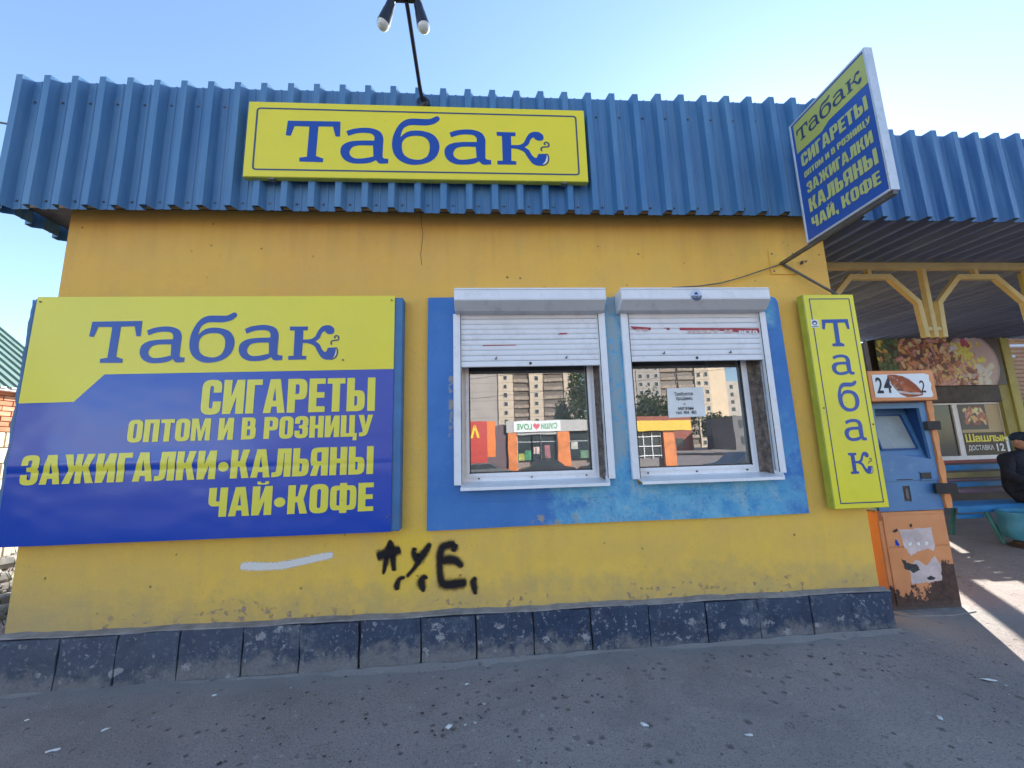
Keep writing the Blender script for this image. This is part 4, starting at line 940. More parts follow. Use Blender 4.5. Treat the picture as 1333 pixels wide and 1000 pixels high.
for p, q in (((3.26,1.35),(3.58,1.35)),((3.58,1.35),(3.552,1.64)),((3.552,1.64),(3.27,1.64)),((3.27,1.64),(3.26,1.35))): b.bar((p[0],y2(p[1]),p[1]),(q[0],y2(q[1]),q[1]),.012,.012)
b.build('screen_rim', M['term_blue_dark'], pt)
v, f = fill([rect(3.10,3.655,.868,1.098), rect(3.33,3.392,.94,1.06)])
b = MB(); b.add([(x,.172,z) for x,z in v], f); b.build('lower_panel', M['term_blue'], pt)
b = MB(); b.box(3.333,3.389,.176,.181,.943,1.057); b.build('card_slot_plate', M['brown_dark'], pt)
b = MB(); b.box(3.35,3.372,.168,.180,.96,1.04); b.build('card_reader', M['steel'], pt, .003)
b = MB(); b.prism_z([(3.495,.158),(3.585,.158),(3.585,.166),(3.495,.166)], 1.112, 1.158); b.build('bill_slot', M['black'], pt)
b = MB(); b.box(3.485,3.595,.150,.166,1.100,1.111); b.box(3.485,3.595,.158,.166,1.159,1.168); b.build('bill_slot_lip', M['term_blue'], pt, .002)
b = MB(); b.box(3.29,3.42,.160,.1655,1.108,1.114); b.build('receipt_slot', M['black'], pt)
vv = []; ff = []; b = MB()       # bent edge strip at the right, chipped orange
n = 24
for k in range(n+1):
    z = .88+.86*k/n; d = .006*math.sin(k*.9)+random.uniform(-.003,.004)
    vv += [(3.658,.150+d*.5,z),(3.705+d,.152,z),(3.712+d,.30,z),(3.658,.30,z)]
for k in range(n):
    for j in range(4): ff.append((k*4+j,k*4+(j+1)%4,(k+1)*4+(j+1)%4,(k+1)*4+j))
ff += [(3,2,1,0),(n*4,n*4+1,n*4+2,n*4+3)]
b.add(vv, ff); b.build('edge_strip', M['orange'], pt, label='chipped orange edge strip')
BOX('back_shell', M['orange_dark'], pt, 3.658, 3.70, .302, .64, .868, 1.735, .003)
b = MB(); b.prism_z([(3.57,.150),(3.57,.125),(3.62,.11),(3.715,.09),(3.725,.12),(3.66,.150)], .995, 1.075); b.build('hasp', M['black'], pt, .004)
b = MB(); b.prism_z([(3.585,.150),(3.60,.12),(3.69,.10),(3.70,.14),(3.66,.150)], 1.50, 1.57); b.build('hasp', M['black'], pt, .004)
b = MB(); b.bar((3.095,.18,.875),(3.095,.18,.80),.02,.03); b.build('hinge', M['orange_dark'], pt)
# header box with broken face
hb = MB(); hb.box(3.085,3.655,.06,.50,1.738,1.985); hd = hb.build('header_box', M['orange'], pt, .004)
hb = MB(); hb.box(3.082,3.0845,.062,.5,1.74,1.983); hb.build('header_side', M['orange_dark'], hd)  # skin in the shaded orange over the header's left face
hole = [(3.245,1.942),(3.262,1.952),(3.32,1.950),(3.38,1.938),(3.43,1.912),(3.485,1.865),(3.515,1.825),(3.535,1.790),(3.525,1.778),(3.47,1.768),(3.39,1.764),(3.335,1.790),(3.295,1.838),(3.262,1.885)]
wp = [(3.118,1.768),(3.34,1.7635),(3.60,1.762),(3.618,1.776),(3.608,1.83),(3.620,1.87),(3.606,1.90),(3.612,1.945),(3.57,1.957),(3.115,1.953)]
place(fill([wp, hole]), 'face_plate', M['white_film'], hd, front(.0575), 'white plate with a broken hole')
hm = NT('torn_lamp_hole'); c = hm.mix(hm.ramp(hm.noise(14,4,.7), .35,.65), (.50,.12,.03), (.14,.05,.03)); c = hm.mix(hm.ramp(hm.math('ADD', hm.sep(2), hm.math('MULTIPLY', hm.sep(0), .62)), 3.955, 3.985), c, (.33,.07,.02))
c = hm.mix(hm.math('MULTIPLY', hm.ramp(hm.noise(30,4,.8), .55,.6), hm.ramp(hm.sep(0), 3.42, 3.3)), c, (.45,.40,.35))
place(fill([hole]), 'broken_hole', hm.fin(c, .7), hd, front(.0590), 'rusty orange hole torn in the plate')
place(fill([[(3.31,1.818),(3.33,1.80),(3.42,1.787),(3.50,1.785),(3.525,1.792),(3.50,1.802),(3.42,1.802),(3.36,1.815)]]), 'torn_flap', M['torn_paper'], hd, front(.0565))
place(fit(font('2', .02), 3.138, 3.196, 1.800, 1.932), 'digit', M['ink'], hd, front(.0568)); place(fit(font('4', .02), 3.203, 3.268, 1.802, 1.932), 'digit', M['ink'], hd, front(.0560))
place(fit(font('2', .01), 3.515, 3.56, 1.800, 1.900), 'digit', M['ink'], hd, front(.0568), 'remains of a third printed digit')
# torn notices on the cabinet door
rng = random.Random(3)
def torn(poly, name, m, y, label=None, j=.006):
    out = []
    for k in range(len(poly)):
        a, c = poly[k], poly[(k+1)%len(poly)]
        for q in range(5): t = q/5; out.append((a[0]+(c[0]-a[0])*t+rng.uniform(-j,j), a[1]+(c[1]-a[1])*t+rng.uniform(-j,j)))
    place(fill([out]), name, m, pt, front(y), label)
torn([(3.24,.725),(3.51,.735),(3.52,.60),(3.50,.55),(3.46,.58),(3.36,.55),(3.30,.53),(3.26,.60)], 'torn_notice', M['torn_paper'], .1745, 'torn pinkish notice on the upper cabinet door')
torn([(3.27,.455),(3.34,.50),(3.42,.45),(3.50,.52),(3.54,.46),(3.53,.34),(3.42,.33),(3.27,.325)], 'torn_notice', M['torn_paper'], .1748, 'torn whitish notice on the lower cabinet door')
torn([(3.215,.52),(3.27,.475),(3.34,.465),(3.355,.42),(3.30,.405),(3.24,.43)], 'burn_mark', M['joint'], .1738, 'black scraped patch')
torn([(3.40,.36),(3.44,.375),(3.475,.36),(3.46,.345),(3.42,.345)], 'burn_mark', M['joint'], .1738, None, .003)
torn([(3.19,.655),(3.215,.65),(3.22,.60),(3.195,.61)], 'blue_sticker_scrap', M['film_blue'], .1748)
torn([(3.185,.715),(3.22,.74),(3.235,.72),(3.20,.705)], 'rust_spot', M['joint'], .1738, None, .003); torn([(3.335,.765),(3.36,.768),(3.358,.745),(3.34,.742)], 'rust_spot', M['joint'], .1738, None, .003)
for k in range(3): x = 3.30+.07*k; torn([(x,.625),(x+.03,.63),(x+.025,.605),(x+.003,.602)], 'paper_shred', M['paper'], .1738, None, .003)

# ================================================================ FOOD STALL behind
st = thing('food_stall', 'food stall front with white framed windows under the canopy', 'stall', (9.4, 4.6, .1))
SY = 4.5
sw = M['brown_dark']
BOX('wall_panel', sw, st, 7.80, 10.36, SY+.02, SY+.12, .1, .96)
BOX('wall_panel', sw, st, 7.80, 10.36, SY+.02, SY+.12, 2.46, 3.44)
BOX('dark_beam', sw, st, 7.80, 10.34, SY-.10, SY+.01, 2.095, 2.43, .005)
BOX('end_wall', sw, st, 7.80, 7.90, SY+.13, SY+.2, .1, 3.4)
BOX('back_wall', M['dark_room'], st, 7.80, 10.6, SY+.21, SY+.25, .1, 3.4)
BOX('stall_roof', M['deck'], st, 7.78, 11, SY+.02, SY+.3, 3.455, 3.50)
for k, (a, c, lab) in enumerate(((7.95, 9.33, 'left dark stall window'), (9.40, 10.34, 'right stall window behind the poster'))):
    v, f = fill([rect(a-.05,c+.05,.97,2.09), rect(a,c,1.05,2.06)]); b = MB()
    o_, i_ = rect(a-.035,c+.035,.97,2.09), rect(a+.02,c-.02,1.05,2.06); v, f = fill([o_, i_])
    b.add([(x,SY-.03,z) for x,z in v], f); b.add([(x,SY+.03,z) for x,z in v], [q[::-1] for q in f])
    for cc in (o_, i_): n = 4; b.add([(x,SY-.03,z) for x,z in cc]+[(x,SY+.03,z) for x,z in cc], [(q,(q+1)%n,n+(q+1)%n,n+q) for q in range(n)])
    w = b.build('window', M['pvc'], st, .003, label=lab)
    g = MB(); g.quad((a,SY,1.04),(c,SY,1.04),(c,SY,2.07),(a,SY,2.07)); g.build('pane', M['far_glass'], w)
BOX('corner_panel', M['olive'], st, 10.345, 10.56, SY-.09, SY+.12, 1.40, 2.44, .004, 'dull olive panel beside the post')
BOX('post', simple('bright_olive_post', (.47,.42,.10), .55), st, 10.565, 10.75, SY-.12, SY+.08, .1, 3.44, .004, 'yellow corner post of the stall')
BOX('blue_side_panel', M['sky_bench'], st, 10.36, 11.2, SY+.14, SY+.18, .4, 1.40)

def paint_sheet(name, parent, x0, x1, y, z0, z1, nx, nz, fn, label=None, cat=None):
    V = []; F = []; C = []
    for j in range(nz):
        for i in range(nx):
            a = x0+(x1-x0)*i/nx; c = x0+(x1-x0)*(i+1)/nx; d = z0+(z1-z0)*j/nz; e = z0+(z1-z0)*(j+1)/nz
            n = len(V); V += [(a,y,d),(c,y,d),(c,y,e),(a,y,e)]; F.append((n,n+1,n+2,n+3)); C.append(fn((i+.5)/nx, (j+.5)/nz))
    me = bpy.data.meshes.new(name); off = wloc(parent) if parent else Vector((0,0,0))
    me.from_pydata([(p[0]-off.x,p[1]-off.y,p[2]-off.z) for p in V], [], F); me.materials.append(M['print'])
    ca = me.color_attributes.new('print', 'FLOAT_COLOR', 'CORNER'); buf = []
    for c in C: buf += [c[0],c[1],c[2],1]*4
    ca.data.foreach_set('color', buf)
    o = bpy.data.objects.new(name, me); COL.objects.link(o); o.parent = parent
    if label: o['label'] = label
    if cat: o['category'] = cat
    return o
prng = random.Random(11)
# painted picture of grilled meat: chunks are little rotated boxes laid over each other
def make_picture(w, h, spec, bgc):
    blobs = []
    for (n, fx, fz, cols, s0, s1) in spec:
        for _ in range(n):
            blobs.append((fx(), fz(), prng.uniform(s0,s1), prng.uniform(s0,s1)*.6, prng.uniform(0,3.14), prng.choice(cols)))
    def fn(u, v):
        X, Y = u*w, v*h; c = bgc(u, v)
        for (a, b_, sx, sy, t, col) in blobs:
            dx, dy = X-a, Y-b_
            if abs(dx) > .25 or abs(dy) > .25: continue
            p = (dx*math.cos(t)+dy*math.sin(t))/sx; q = (-dx*math.sin(t)+dy*math.cos(t))/sy
            r = p*p*p*p+q*q*q*q
            if r < 1: k = 3.1*(1.15-.55*abs(q)+.12*p); c = tuple(max(0, min(.8, z*k)) for z in col)
        return c
    return fn
U = prng.uniform
meat = [(.19,.075,.035),(.26,.11,.05),(.13,.05,.03),(.32,.17,.07),(.36,.22,.12),(.08,.035,.025),(.24,.12,.10)]
W_, Hh_ = 2.86, 1.0
def bgc(u, v):
    X, Y = u*W_, v*Hh_
    d = ((X-2.15)/.62)**2+((Y-.42)/.62)**2
    if d < 1: return (.62,.48,.43) if d < .85 else (.46,.33,.29)
    return (.10,.075,.06)
spec = [(60, lambda: U(0,.55), lambda: U(.1,.95), [(.04,.07,.03),(.03,.045,.025),(.07,.09,.03)], .04,.1), (8, lambda: U(.02,.25), lambda: U(.5,.9), [(.30,.24,.04),(.26,.12,.06)], .04,.07),
        (190, lambda: U(.5,1.62), lambda: U(.0,1.0), meat, .045,.10), (120, lambda: U(1.3,2.25), lambda: U(.0,.66), meat+[(.42,.24,.07),(.40,.2,.06)], .04,.09),
        (20, lambda: U(1.8,2.45), lambda: U(.5,.85), [(.42,.32,.05),(.40,.28,.04),(.30,.22,.05)], .05,.1), (3, lambda: U(2.0,2.12), lambda: U(.82,.93), [(.20,.03,.06)], .06,.08), (10, lambda: U(2.2,2.55), lambda: U(.02,.35), [(.42,.34,.28),(.36,.28,.2)], .05,.14), (5, lambda: U(1.7,1.9), lambda: U(.65,.85), [(.45,.38,.32)], .03,.07)]
fb = paint_sheet('food_banner', None, 7.80, 10.5, SY-.125, 2.435, 3.44, 210, 74, make_picture(W_, Hh_, spec, bgc)); tag(fb, 'long printed banner of grilled meat and vegetables above the stall window', 'banner'); set_origin(fb)
b = MB(); 
# poster with the kebab menu
po = thing('kebab_poster', 'brown and cream poster with yellow and white lettering in the stall window', 'poster', (9.85, SY-.05, 1.06))
spec2 = [(46, lambda: U(.12,.58), lambda: U(.60,.92), meat, .03,.07), (4, lambda: U(.25,.5), lambda: U(.82,.9), [(.5,.45,.15)], .03,.07)]
pf = paint_sheet('print', po, 9.42, 10.30, SY-.036, 1.06, 2.05, 60, 66, make_picture(.88, .99, spec2, lambda u, v: (.085,.06,.035) if v < .44 else ((.55,.42,.22) if u > .66 or v < .5 else (.13,.12,.10))))
place(fit(font('Шашлык', .03, space=.9), 9.45, 10.36, 1.31, 1.47), 'lettering_line', M['film_yletter'], po, front(SY-.04))
place(fit(font('ДОСТАВКА', .025), 9.47, 10.02, 1.13, 1.25), 'lettering_line', M['white_film'], po, front(SY-.04))
place(fit(font('12', .03), 10.08, 10.25, 1.12, 1.27), 'lettering_line', M['white_film'], po, front(SY-.04))
# unseen fence added to cut off the sun patches on the ground
fn_ = thing('sun_screen_fence', 'unseen dark board fence added behind the canopy to shade the ground', 'fence', (5.2, 4.8, .1))
for k in range(35): BOX('board', sw, fn_, 2.95+.137*k, 2.95+.137*k+.132, 4.78+random.uniform(0,.006), 4.80, .1, 2.44+random.uniform(-.01,.01), 0)

# wooden hut further right
wh_ = thing('wooden_hut', 'brown wooden hut with horizontal boards beyond the canopy', 'hut', (16, 7.2, .1))
for k in range(17): b = MB(); z = 2.28+.115*k; b.prism_x([(7.0,z),(6.985,z+.02),(6.985,z+.09),(7.0,z+.111),(7.1,z+.111),(7.1,z)], 12.6, 20); b.build('board', M['wood'], wh_)
BOX('sill_beam', M['brown_dark'], wh_, 12.6, 20, 6.95, 7.1, 2.12, 2.27)
BOX('lower_wall', M['dark_room'], wh_, 12.6, 20, 7.05, 7.15, .1, 2.11)
for xx in (12.9, 14.45, 16.0): BOX('window_frame', M['pvc'], wh_, xx, xx+1.45, 7.0, 7.04, 1.98, 2.06)
BOX('roof', M['deck'], wh_, 12.3, 20.3, 6.3, 9, 4.24, 4.32)
b = MB(); b.tube([(10.9,5.2,3.42),(14.5,5.2,3.44)], .035, 8); b.tube([(10.95,5.2,2.9),(11.15,5.2,3.18),(12.0,5.2,3.18)], .03, 8); b.build('gutter_pipe', M['alu'], wh_)

# ================================================================ BENCH, URN, PERSON
be = thing('bench', 'long blue bench with red, ochre and blue backrest slats under the canopy', 'bench', (7.2, 2.1, .12))
BX = (5.86, 9.2)
for y in (1.90, 2.0, 2.10, 2.20): BOX('seat_slat', M['sky_bench'], be, BX[0], BX[1], y, y+.085, .545, .575, .006)
BOX('front_rail', M['sky_bench'], be, BX[0], BX[1], 1.885, 1.898, .49, .565, .004)
BOX('lower_rail', M['sky_bench'], be, BX[0]+.02, 6.24, 1.92, 1.94, .415, .465, .004)
for (z0, z1, m) in ((1.065,1.105,'b_red'),(.965,1.04,'sky_bench'),(.865,.94,'b_olive'),(.825,.85,'b_mauve'),(.745,.81,'sky_bench'),(.665,.72,'b_mauve')):
    t = (z0-.6)*.22; BOX('back_slat', M[m], be, BX[0], BX[1], 2.30+t, 2.325+t, z0, z1, .005)
for x in (6.28, 7.6, 8.95):
    b = MB(); b.tube([(x-.02,1.93,.54),(x+.0,1.90,.42),(x+.03,1.86,.22),(x+.06,1.84,.105)], .026, 10); b.build('leg', M['teal_green'], be, smooth=True)
    b = MB(); b.tube([(x,2.27,.54),(x,2.33,.3),(x+.02,2.38,.105)], .024, 10); b.tube([(x,2.30,.54),(x,2.42,1.12)], .02, 8); b.build('leg', M['teal_green'], be, smooth=True)
ur = thing('concrete_urn', 'squat turquoise painted concrete urn with a fold in its side, before the bench', 'urn', (6.42, 1.62, .12))
b = MB(); n = 28; prof = [(.16,.20),(.21,.215),(.24,.27),(.25,.34),(.245,.42),(.245,.48),(.255,.51),(.25,.53),(.23,.535),(.21,.50),(.15,.49)]
vv = []; ff = []
for j, (r, z) in enumerate(prof):
    for k in range(n):
        a = 2*math.pi*k/n; q = r*(1+.05*math.cos(6*a)*(1 if j < 8 else .3)-.09*math.exp(-((a-4.3)/.22)**2)*(1 if 1 < j < 7 else 0)); vv.append((6.42+q*math.cos(a), 1.62+q*math.sin(a), z))
for j in range(len(prof)-1):
    for k in range(n): ff.append((j*n+k,j*n+(k+1)%n,(j+1)*n+(k+1)%n,(j+1)*n+k))
ff.append(tuple(range(n))[::-1]); ff.append(tuple((len(prof)-1)*n+k for k in range(n)))
b.add(vv, ff); b.build('bowl', M['teal'], ur, smooth=True)
b = MB(); b.tube([(6.42,1.62,.115),(6.42,1.62,.135),(6.42,1.62,.16),(6.42,1.62,.205)], [.21,.22,.17,.15], 20); b.build('foot', M['brown_dark'], ur, smooth=True)

def skin_mesh(name, verts, edges, mat, parent, root=0, sub=2):
    me = bpy.data.meshes.new(name); off = wloc(parent)
    me.from_pydata([(v[0]-off.x, v[1]-off.y, v[2]-off.z) for v in verts], edges, []); me.materials.append(mat)
    o = bpy.data.objects.new(name, me); COL.objects.link(o); o.parent = parent
    o.modifiers.new('skin', 'SKIN'); sd = o.modifiers.new('sub', 'SUBSURF'); sd.levels = sub; sd.render_levels = sub
    for k, v in enumerate(verts):
        r = v[3] if isinstance(v[3], tuple) else (v[3], v[3]); me.skin_vertices[0].data[k].radius = r
    me.skin_vertices[0].data[root].use_root = True
    dg = bpy.context.evaluated_depsgraph_get(); m2 = bpy.data.meshes.new_from_object(o.evaluated_get(dg)); o.modifiers.clear(); o.data = m2
    m2.polygons.foreach_set('use_smooth', [True]*len(m2.polygons)); return o
pe = thing('person', 'person in dark jacket and dark cap sitting on the blue bench at the right edge', 'person', (7.22, 2.0, .12))
px = 6.99
body = [(px,2.06,.68,(.19,.15)), (px,2.04,.84,(.19,.15)), (px,2.0,1.02,(.21,.145)), (px,1.98,1.15,(.17,.11)), (px-.01,1.955,1.235,.058), (px-.015,1.93,1.29,.06),
        (px-.20,1.97,1.13,.085), (px-.29,1.93,.92,.065), (px-.20,1.72,.80,.05), (px-.13,1.68,.79,.04), (px+.20,1.97,1.13,.085), (px+.28,1.93,.92,.065), (px+.18,1.72,.80,.05), (px+.10,1.68,.79,.04),
        (px-.12,1.98,.65,.10), (px-.14,1.66,.63,.085), (px-.15,1.60,.36,.06), (px-.15,1.60,.19,.045), (px-.15,1.47,.16,.04),
        (px+.12,1.98,.65,.10), (px+.14,1.66,.63,.085), (px+.15,1.60,.36,.06), (px+.15,1.60,.19,.045), (px+.15,1.47,.16,.04)]
be_ = [(0,1),(1,2),(2,3),(3,4),(4,5),(3,6),(6,7),(7,8),(8,9),(3,10),(10,11),(11,12),(12,13),(0,14),(14,15),(15,16),(16,17),(17,18),(0,19),(19,20),(20,21),(21,22),(22,23)]
skin_mesh('body', body, be_, M['jacket'], pe)
hx, hy, hz = px-.02, 1.91, 1.355
b = MB(); b.sphere((hx,hy,hz), .095, 20, 14, .82, 1.0, 1.2); b.sphere((hx,hy-.095,hz-.01), .02, 8, 6, .7, 1, 1.3); b.sphere((hx-.078,hy,hz-.01), .024, 8, 6, .4, 1, 1.3); b.sphere((hx+.078,hy,hz-.01), .024, 8, 6, .4, 1, 1.3)
b.build('head', M['skin'], pe, smooth=True)
b = MB(); b.sphere((hx-.03,hy-.083,hz+.015), .011, 8, 6); b.sphere((hx+.03,hy-.083,hz+.015), .011, 8, 6); b.build('eyes', M['ink'], pe)
b = MB(); b.box(hx-.022,hx+.022,hy-.094,hy-.08,hz-.052,hz-.045); b.build('mouth', M['torn_paper'], pe, .002)
b = MB(); b.sphere((hx,hy+.006,hz+.045), .104, 20, 10, .86, 1.0, .72); b.tube([(hx,hy-.02,hz+.04),(hx,hy-.14,hz+.025)], [.08,.06], 12)
b.build('cap', M['cap'], pe, smooth=True)
for s in (-1, 1):      # hands resting together on the lap
    c = Vector((px+s*.085, 1.665, .79)); hv = [(c.x,c.y,c.z,(.035,.02)), (c.x-s*.045,c.y-.01,c.z-.005,(.036,.018))]; ed = [(0,1)]
    skin_mesh('palm', hv, ed, M['skin'], pe, 0, 1)
    for k in range(4):
        y0 = c.y-.038+.021*k; fx = c.x-s*.06; L = (.062,.072,.068,.052)[k]
        fv = [(fx+s*.02,y0,c.z-.002,.010),(fx-s*L*.4,y0,c.z+.004,.0095),(fx-s*L*.75,y0,c.z-.010,.0085),(fx-s*L*.9,y0,c.z-.028,.0075)]
        skin_mesh('finger', fv, [(0,1),(1,2),(2,3)], M['skin'], pe, 0, 1)
    skin_mesh('thumb', [(c.x,c.y-.02,c.z+.01,.012),(c.x-s*.03,c.y-.045,c.z+.022,.011),(c.x-s*.055,c.y-.04,c.z+.02,.009)], [(0,1),(1,2)], M['skin'], pe, 0, 1)

# ================================================================ LEFT BACKGROUND
bh = thing('brick_house', 'brick house with pale lower wall and green ribbed roof beyond the billboard', 'house', (-9.5, 0, .07))
BOX('wall', M['mortar'], bh, -12.0, -7.03, -4, 4.2, .05, 2.47, 0)
for k in range(8):
    z = 1.90+.075*k; y = 2.3+(.125 if k%2 else 0)
    while y < 4.15:
        L = min(.24, 4.19-y); BOX('brick', random.choice([M['brick'],M['brick'],M['brick2']]), bh, -7.06, -6.995+random.uniform(-.006,.004), y, y+L, z, z+.063, .004); y += .25
for k in range(8):
    z = .1+.225*k; y = 2.0+(.2 if k%2 else 0)
    while y < 4.1:
        L = min(.385, 4.19-y); BOX('pale_block', M['lime'], bh, -7.06, -6.992+random.uniform(-.012,.006), y, y+L, z, z+.212, .008); y += .4
BOX('eave_board', M['pvc'], bh, -7.04, -6.86, -4, 4.30, 2.475, 2.53)
b = MB(); sl_ = .82
for k in range(62):
    y0 = -4+.134*k; yy = [y0, y0+.09, y0+.10, y0+.124, y0+.134]; zz = [0,0,.03,.03,0]
    for q in range(4):
        b.quad((-6.84,yy[q],2.50+zz[q]),(-6.84,yy[q+1],2.50+zz[q+1]),(-9.6,yy[q+1],2.50+zz[q+1]+2.76*sl_),(-9.6,yy[q],2.50+zz[q]+2.76*sl_))
b.build('roof', M['green_roof'], bh)
b = MB(); b.add([(-6.9,4.22,2.49),(-9.6,4.22,2.49),(-9.6,4.22,4.72)], [(0,1,2)]); b.build('gable', M['brown_dark'], bh)
b = MB(); b2 = MB()
for i in range(420):
    x = random.uniform(-6.9,-3.35); y = random.uniform(-.2,5.0); r = random.choice([.03,.05,.08,.12])*random.uniform(.6,1.3)
    if x > -3.5 and y < .1: continue
    z = .07+.10*max(0, (y-.5))*.5*random.random()
    c = Vector((x,y,z)); b.sphere(c, r, 6, 4, random.uniform(.7,1.3), random.uniform(.7,1.3), random.uniform(.4,.8))
o = b.build('rubble', M['stone'], None, label='heap of grey rubble stones between kiosk and brick house'); o['kind'] = 'stuff'
for i in range(2600):
    x = random.uniform(-6.9,-3.3); y = random.uniform(.2,5.0); h = random.uniform(.04,.16); a = random.random()*6.28; z = .07+random.uniform(0,.12)
    b2.add([(x,y,z),(x+.012*math.cos(a),y+.012*math.sin(a),z),(x+random.uniform(-.06,.06),y+random.uniform(-.06,.06),z+h)], [(0,1,2)])
o = b2.build('weeds', M['weed'], None, label='dry weeds growing over the rubble'); o['kind'] = 'stuff'
def wire(p, q, sag, lab, r=.008):
    p, q = Vector(p), Vector(q); pts = [p.lerp(q, t/12)+Vector((0,0,-sag*4*(t/12)*(1-t/12))) for t in range(13)]
    b = MB(); b.tube(pts, r, 6); tag(set_origin(b.build('overhead_wire', M['black'], None)), lab, 'wire')
wire((-16,6,4.95),(-2.5,6,2.95),.25, 'thin overhead wire crossing the sky above the green ribbed roof')
wire((-9,1.5,6.2),(-3.40,.35,4.20),.08, 'short dark wire reaching the roof edge at the upper left corner', .009)

# ================================================================ litter
def gz(x): return ground_z(x)+.004
lit = [((1.18,-.93),.035,.022,.5,'large pale paper scrap on the asphalt right of centre'),((2.13,-.93),.02,.012,1.1,'small pale scrap near the lower right of the asphalt'),((-2.11,-.62),.032,.012,.3,'elongated pale scrap at the lower left of the asphalt'),((-1.98,-.49),.022,.012,.8,'pale flake above the elongated scrap at lower left'),((.74,-.80),.02,.012,2.6,'white folded scrap below the second window'),((2.71,-.69),.04,.008,2.7,'thin pale sliver below the payment terminal'),((-.14,-.34),.014,.006,.1,'small white butt near the plinth under the left window'),((-1.60,-.25),.016,.007,.1,'white crumb near the plinth under the billboard'),((-.21,-.69),.022,.016,.6,'dull grey scrap below the graffiti'),((-2.5,-.35),.014,.006,.5,'white crumb at the foot of the leftmost plinth slabs')]
for (x, y), a, c, t, lab in lit:
    b = MB(); pts = []
    for k in range(9):
        q = 2*math.pi*k/9; r = random.uniform(.7,1.15); u, v = a*r*math.cos(q), c*r*math.sin(q); pts.append((x+u*math.cos(t)-v*math.sin(t), y+u*math.sin(t)+v*math.cos(t), gz(x)+.003+random.uniform(0,.004)))
    cc = (x, y, gz(x)+.009); b.add(pts+[cc], [(k,(k+1)%9,9) for k in range(9)])
    b.add([(p[0],p[1],p[2]-.002) for p in pts], [tuple(range(9))[::-1]])
    tag(set_origin(b.build('paper_scrap', M['paper'], None)), lab, 'scrap')

# paper notice inside the right window
nt = thing('notice', 'white typed job notice taped to the right kiosk window', 'notice', (1.56, .09, 1.65))
b = MB(); vv = []; ff = []
for j in range(9):
    for i in range(9): u, v = i/8, j/8; vv.append((1.415+.30*u+.006*v*(1-u), .092+.003*math.sin(u*5)*v+.0015*math.sin(v*7), 1.648+.232*v+.006*u))
for j in range(8):
    for i in range(8): a = j*9+i; ff.append((a,a+1,a+10,a+9))
b.add(vv, ff); b.build('sheet', M['paper'], nt, smooth=True)
for t, x0, x1, z0, z1 in (('Требуется',1.475,1.625,1.812,1.848),('продавец',1.487,1.618,1.778,1.806),('в',1.545,1.557,1.748,1.760),('магазин',1.497,1.620,1.708,1.730),('тел. 904  482',1.475,1.640,1.674,1.700)):
    place(fit(font(t, .012), x0, x1, z0, z1), 'typed_line', M['ink'], nt, front(.0865))

# ================================================================ THE STREET BEHIND THE CAMERA (seen mirrored in the panes)
def vy(Y): return .19-Y
cream = simple('cream_concrete_panel', (.52,.43,.33), .85, 0, .06, .3); greyp = simple('grey_and_shaded_panel', (.34,.31,.29), .85, 0, .08, .25); lat = simple('brown_loggia_grille', (.30,.24,.19), .85, 0, .35, 1.5)  # the grey panel also stands for the right block's shaded face
seam = simple('panel_seam', (.22,.18,.15), .9)
fw = simple('flat_window_frame', (.45,.42,.38), .6)
def block(name, segs, Y, zt, label, floors):
    t = thing(name, label, 'apartment building', ((segs[0][0]+segs[-1][1])/2, vy(Y)-5, .1))
    fl = zt/floors
    b = MB(); b.box(-.62,.62,-.02,.12,-.75,.75); wm = b.build('window', fw, None); wmesh = wm.data; bpy.data.objects.remove(wm)
    b = MB(); b.box(-.5,.5,.125,.14,-.62,.62); pm = b.build('pane', M['far_glass'], None); pmesh = pm.data; bpy.data.objects.remove(pm)
    for (x0, x1, kind, dy) in segs:
        y1 = vy(Y)+dy
        b = MB(); b.box(x0, x1, y1-12, y1, .05, zt); b.build('wall', {'c':cream,'g':greyp,'l':cream,'G':greyp}[kind], t)
        b = MB()
        for k in range(1, floors): b.box(x0, x1, y1+.001, y1+.03, k*fl-.05, k*fl+.05)
        b.build('panel_seam', seam, t)
        if kind in 'cG':
            n = max(1, int((x1-x0)/2.4)); 
            for k in range(floors):
                for q in range(n):
                    o = bpy.data.objects.new('window', wmesh); COL.objects.link(o); o.parent = t; o.location = Vector((x0+(x1-x0)*(q+.5)/n, y1, (k+.55)*fl))-t.location
                    p = bpy.data.objects.new('pane', pmesh); COL.objects.link(p); p.parent = o
        if kind == 'l':
            for k in range(floors):
                b = MB(); b.box(x0+.3, x1-.3, y1+.002, y1+.9, k*fl+.2, k*fl+1.25); b.build('balcony', lat, t)
                b = MB(); b.box(x0+.4, x1-.4, y1+.002, y1+.5, k*fl+1.3, k*fl+2.5); b.build('loggia', simple('loggia_glazing', (.13,.10,.08), .5), t)
    return t
block('apartment_block', [(-12,4.1,'g',0),(4.12,8.9,'c',.5),(8.92,14.2,'l',-1),(14.22,18.5,'c',.3),(18.52,25.6,'l',-.6),(25.62,30,'c',.3)], 125, 36.4, 'tall cream panel apartment block mirrored in the left window', 13)
block('apartment_block', [(44,50,'G',0),(50.02,58,'G',.2),(58.02,64,'l',-1),(64.02,69.9,'l',-.6),(69.92,74.8,'c',.6)], 125, 36.4, 'apartment block with shade-grey and cream sections mirrored in the right window', 13)  # grey sections carry the shade of the facade in their colour
b = MB(); b.box(74.82, 80.5, vy(125)-12, vy(125)+.3, .05, 36.4); 
tag(set_origin(b.build('blank_end_tower', simple('sunlit_cream_wall', (.66,.52,.37), .85, 0, .04, .3), None)), 'blank cream end section of the apartment row mirrored in the right window', 'apartment building')  # lighter cream, sunlight on the end wall put into its colour
leaf = NT('mixed_green_leaves'); leaf.fin(leaf.mix(leaf.ramp(leaf.noise(.8,4), .35,.65), (.035,.06,.02), (.075,.11,.035)), .8)
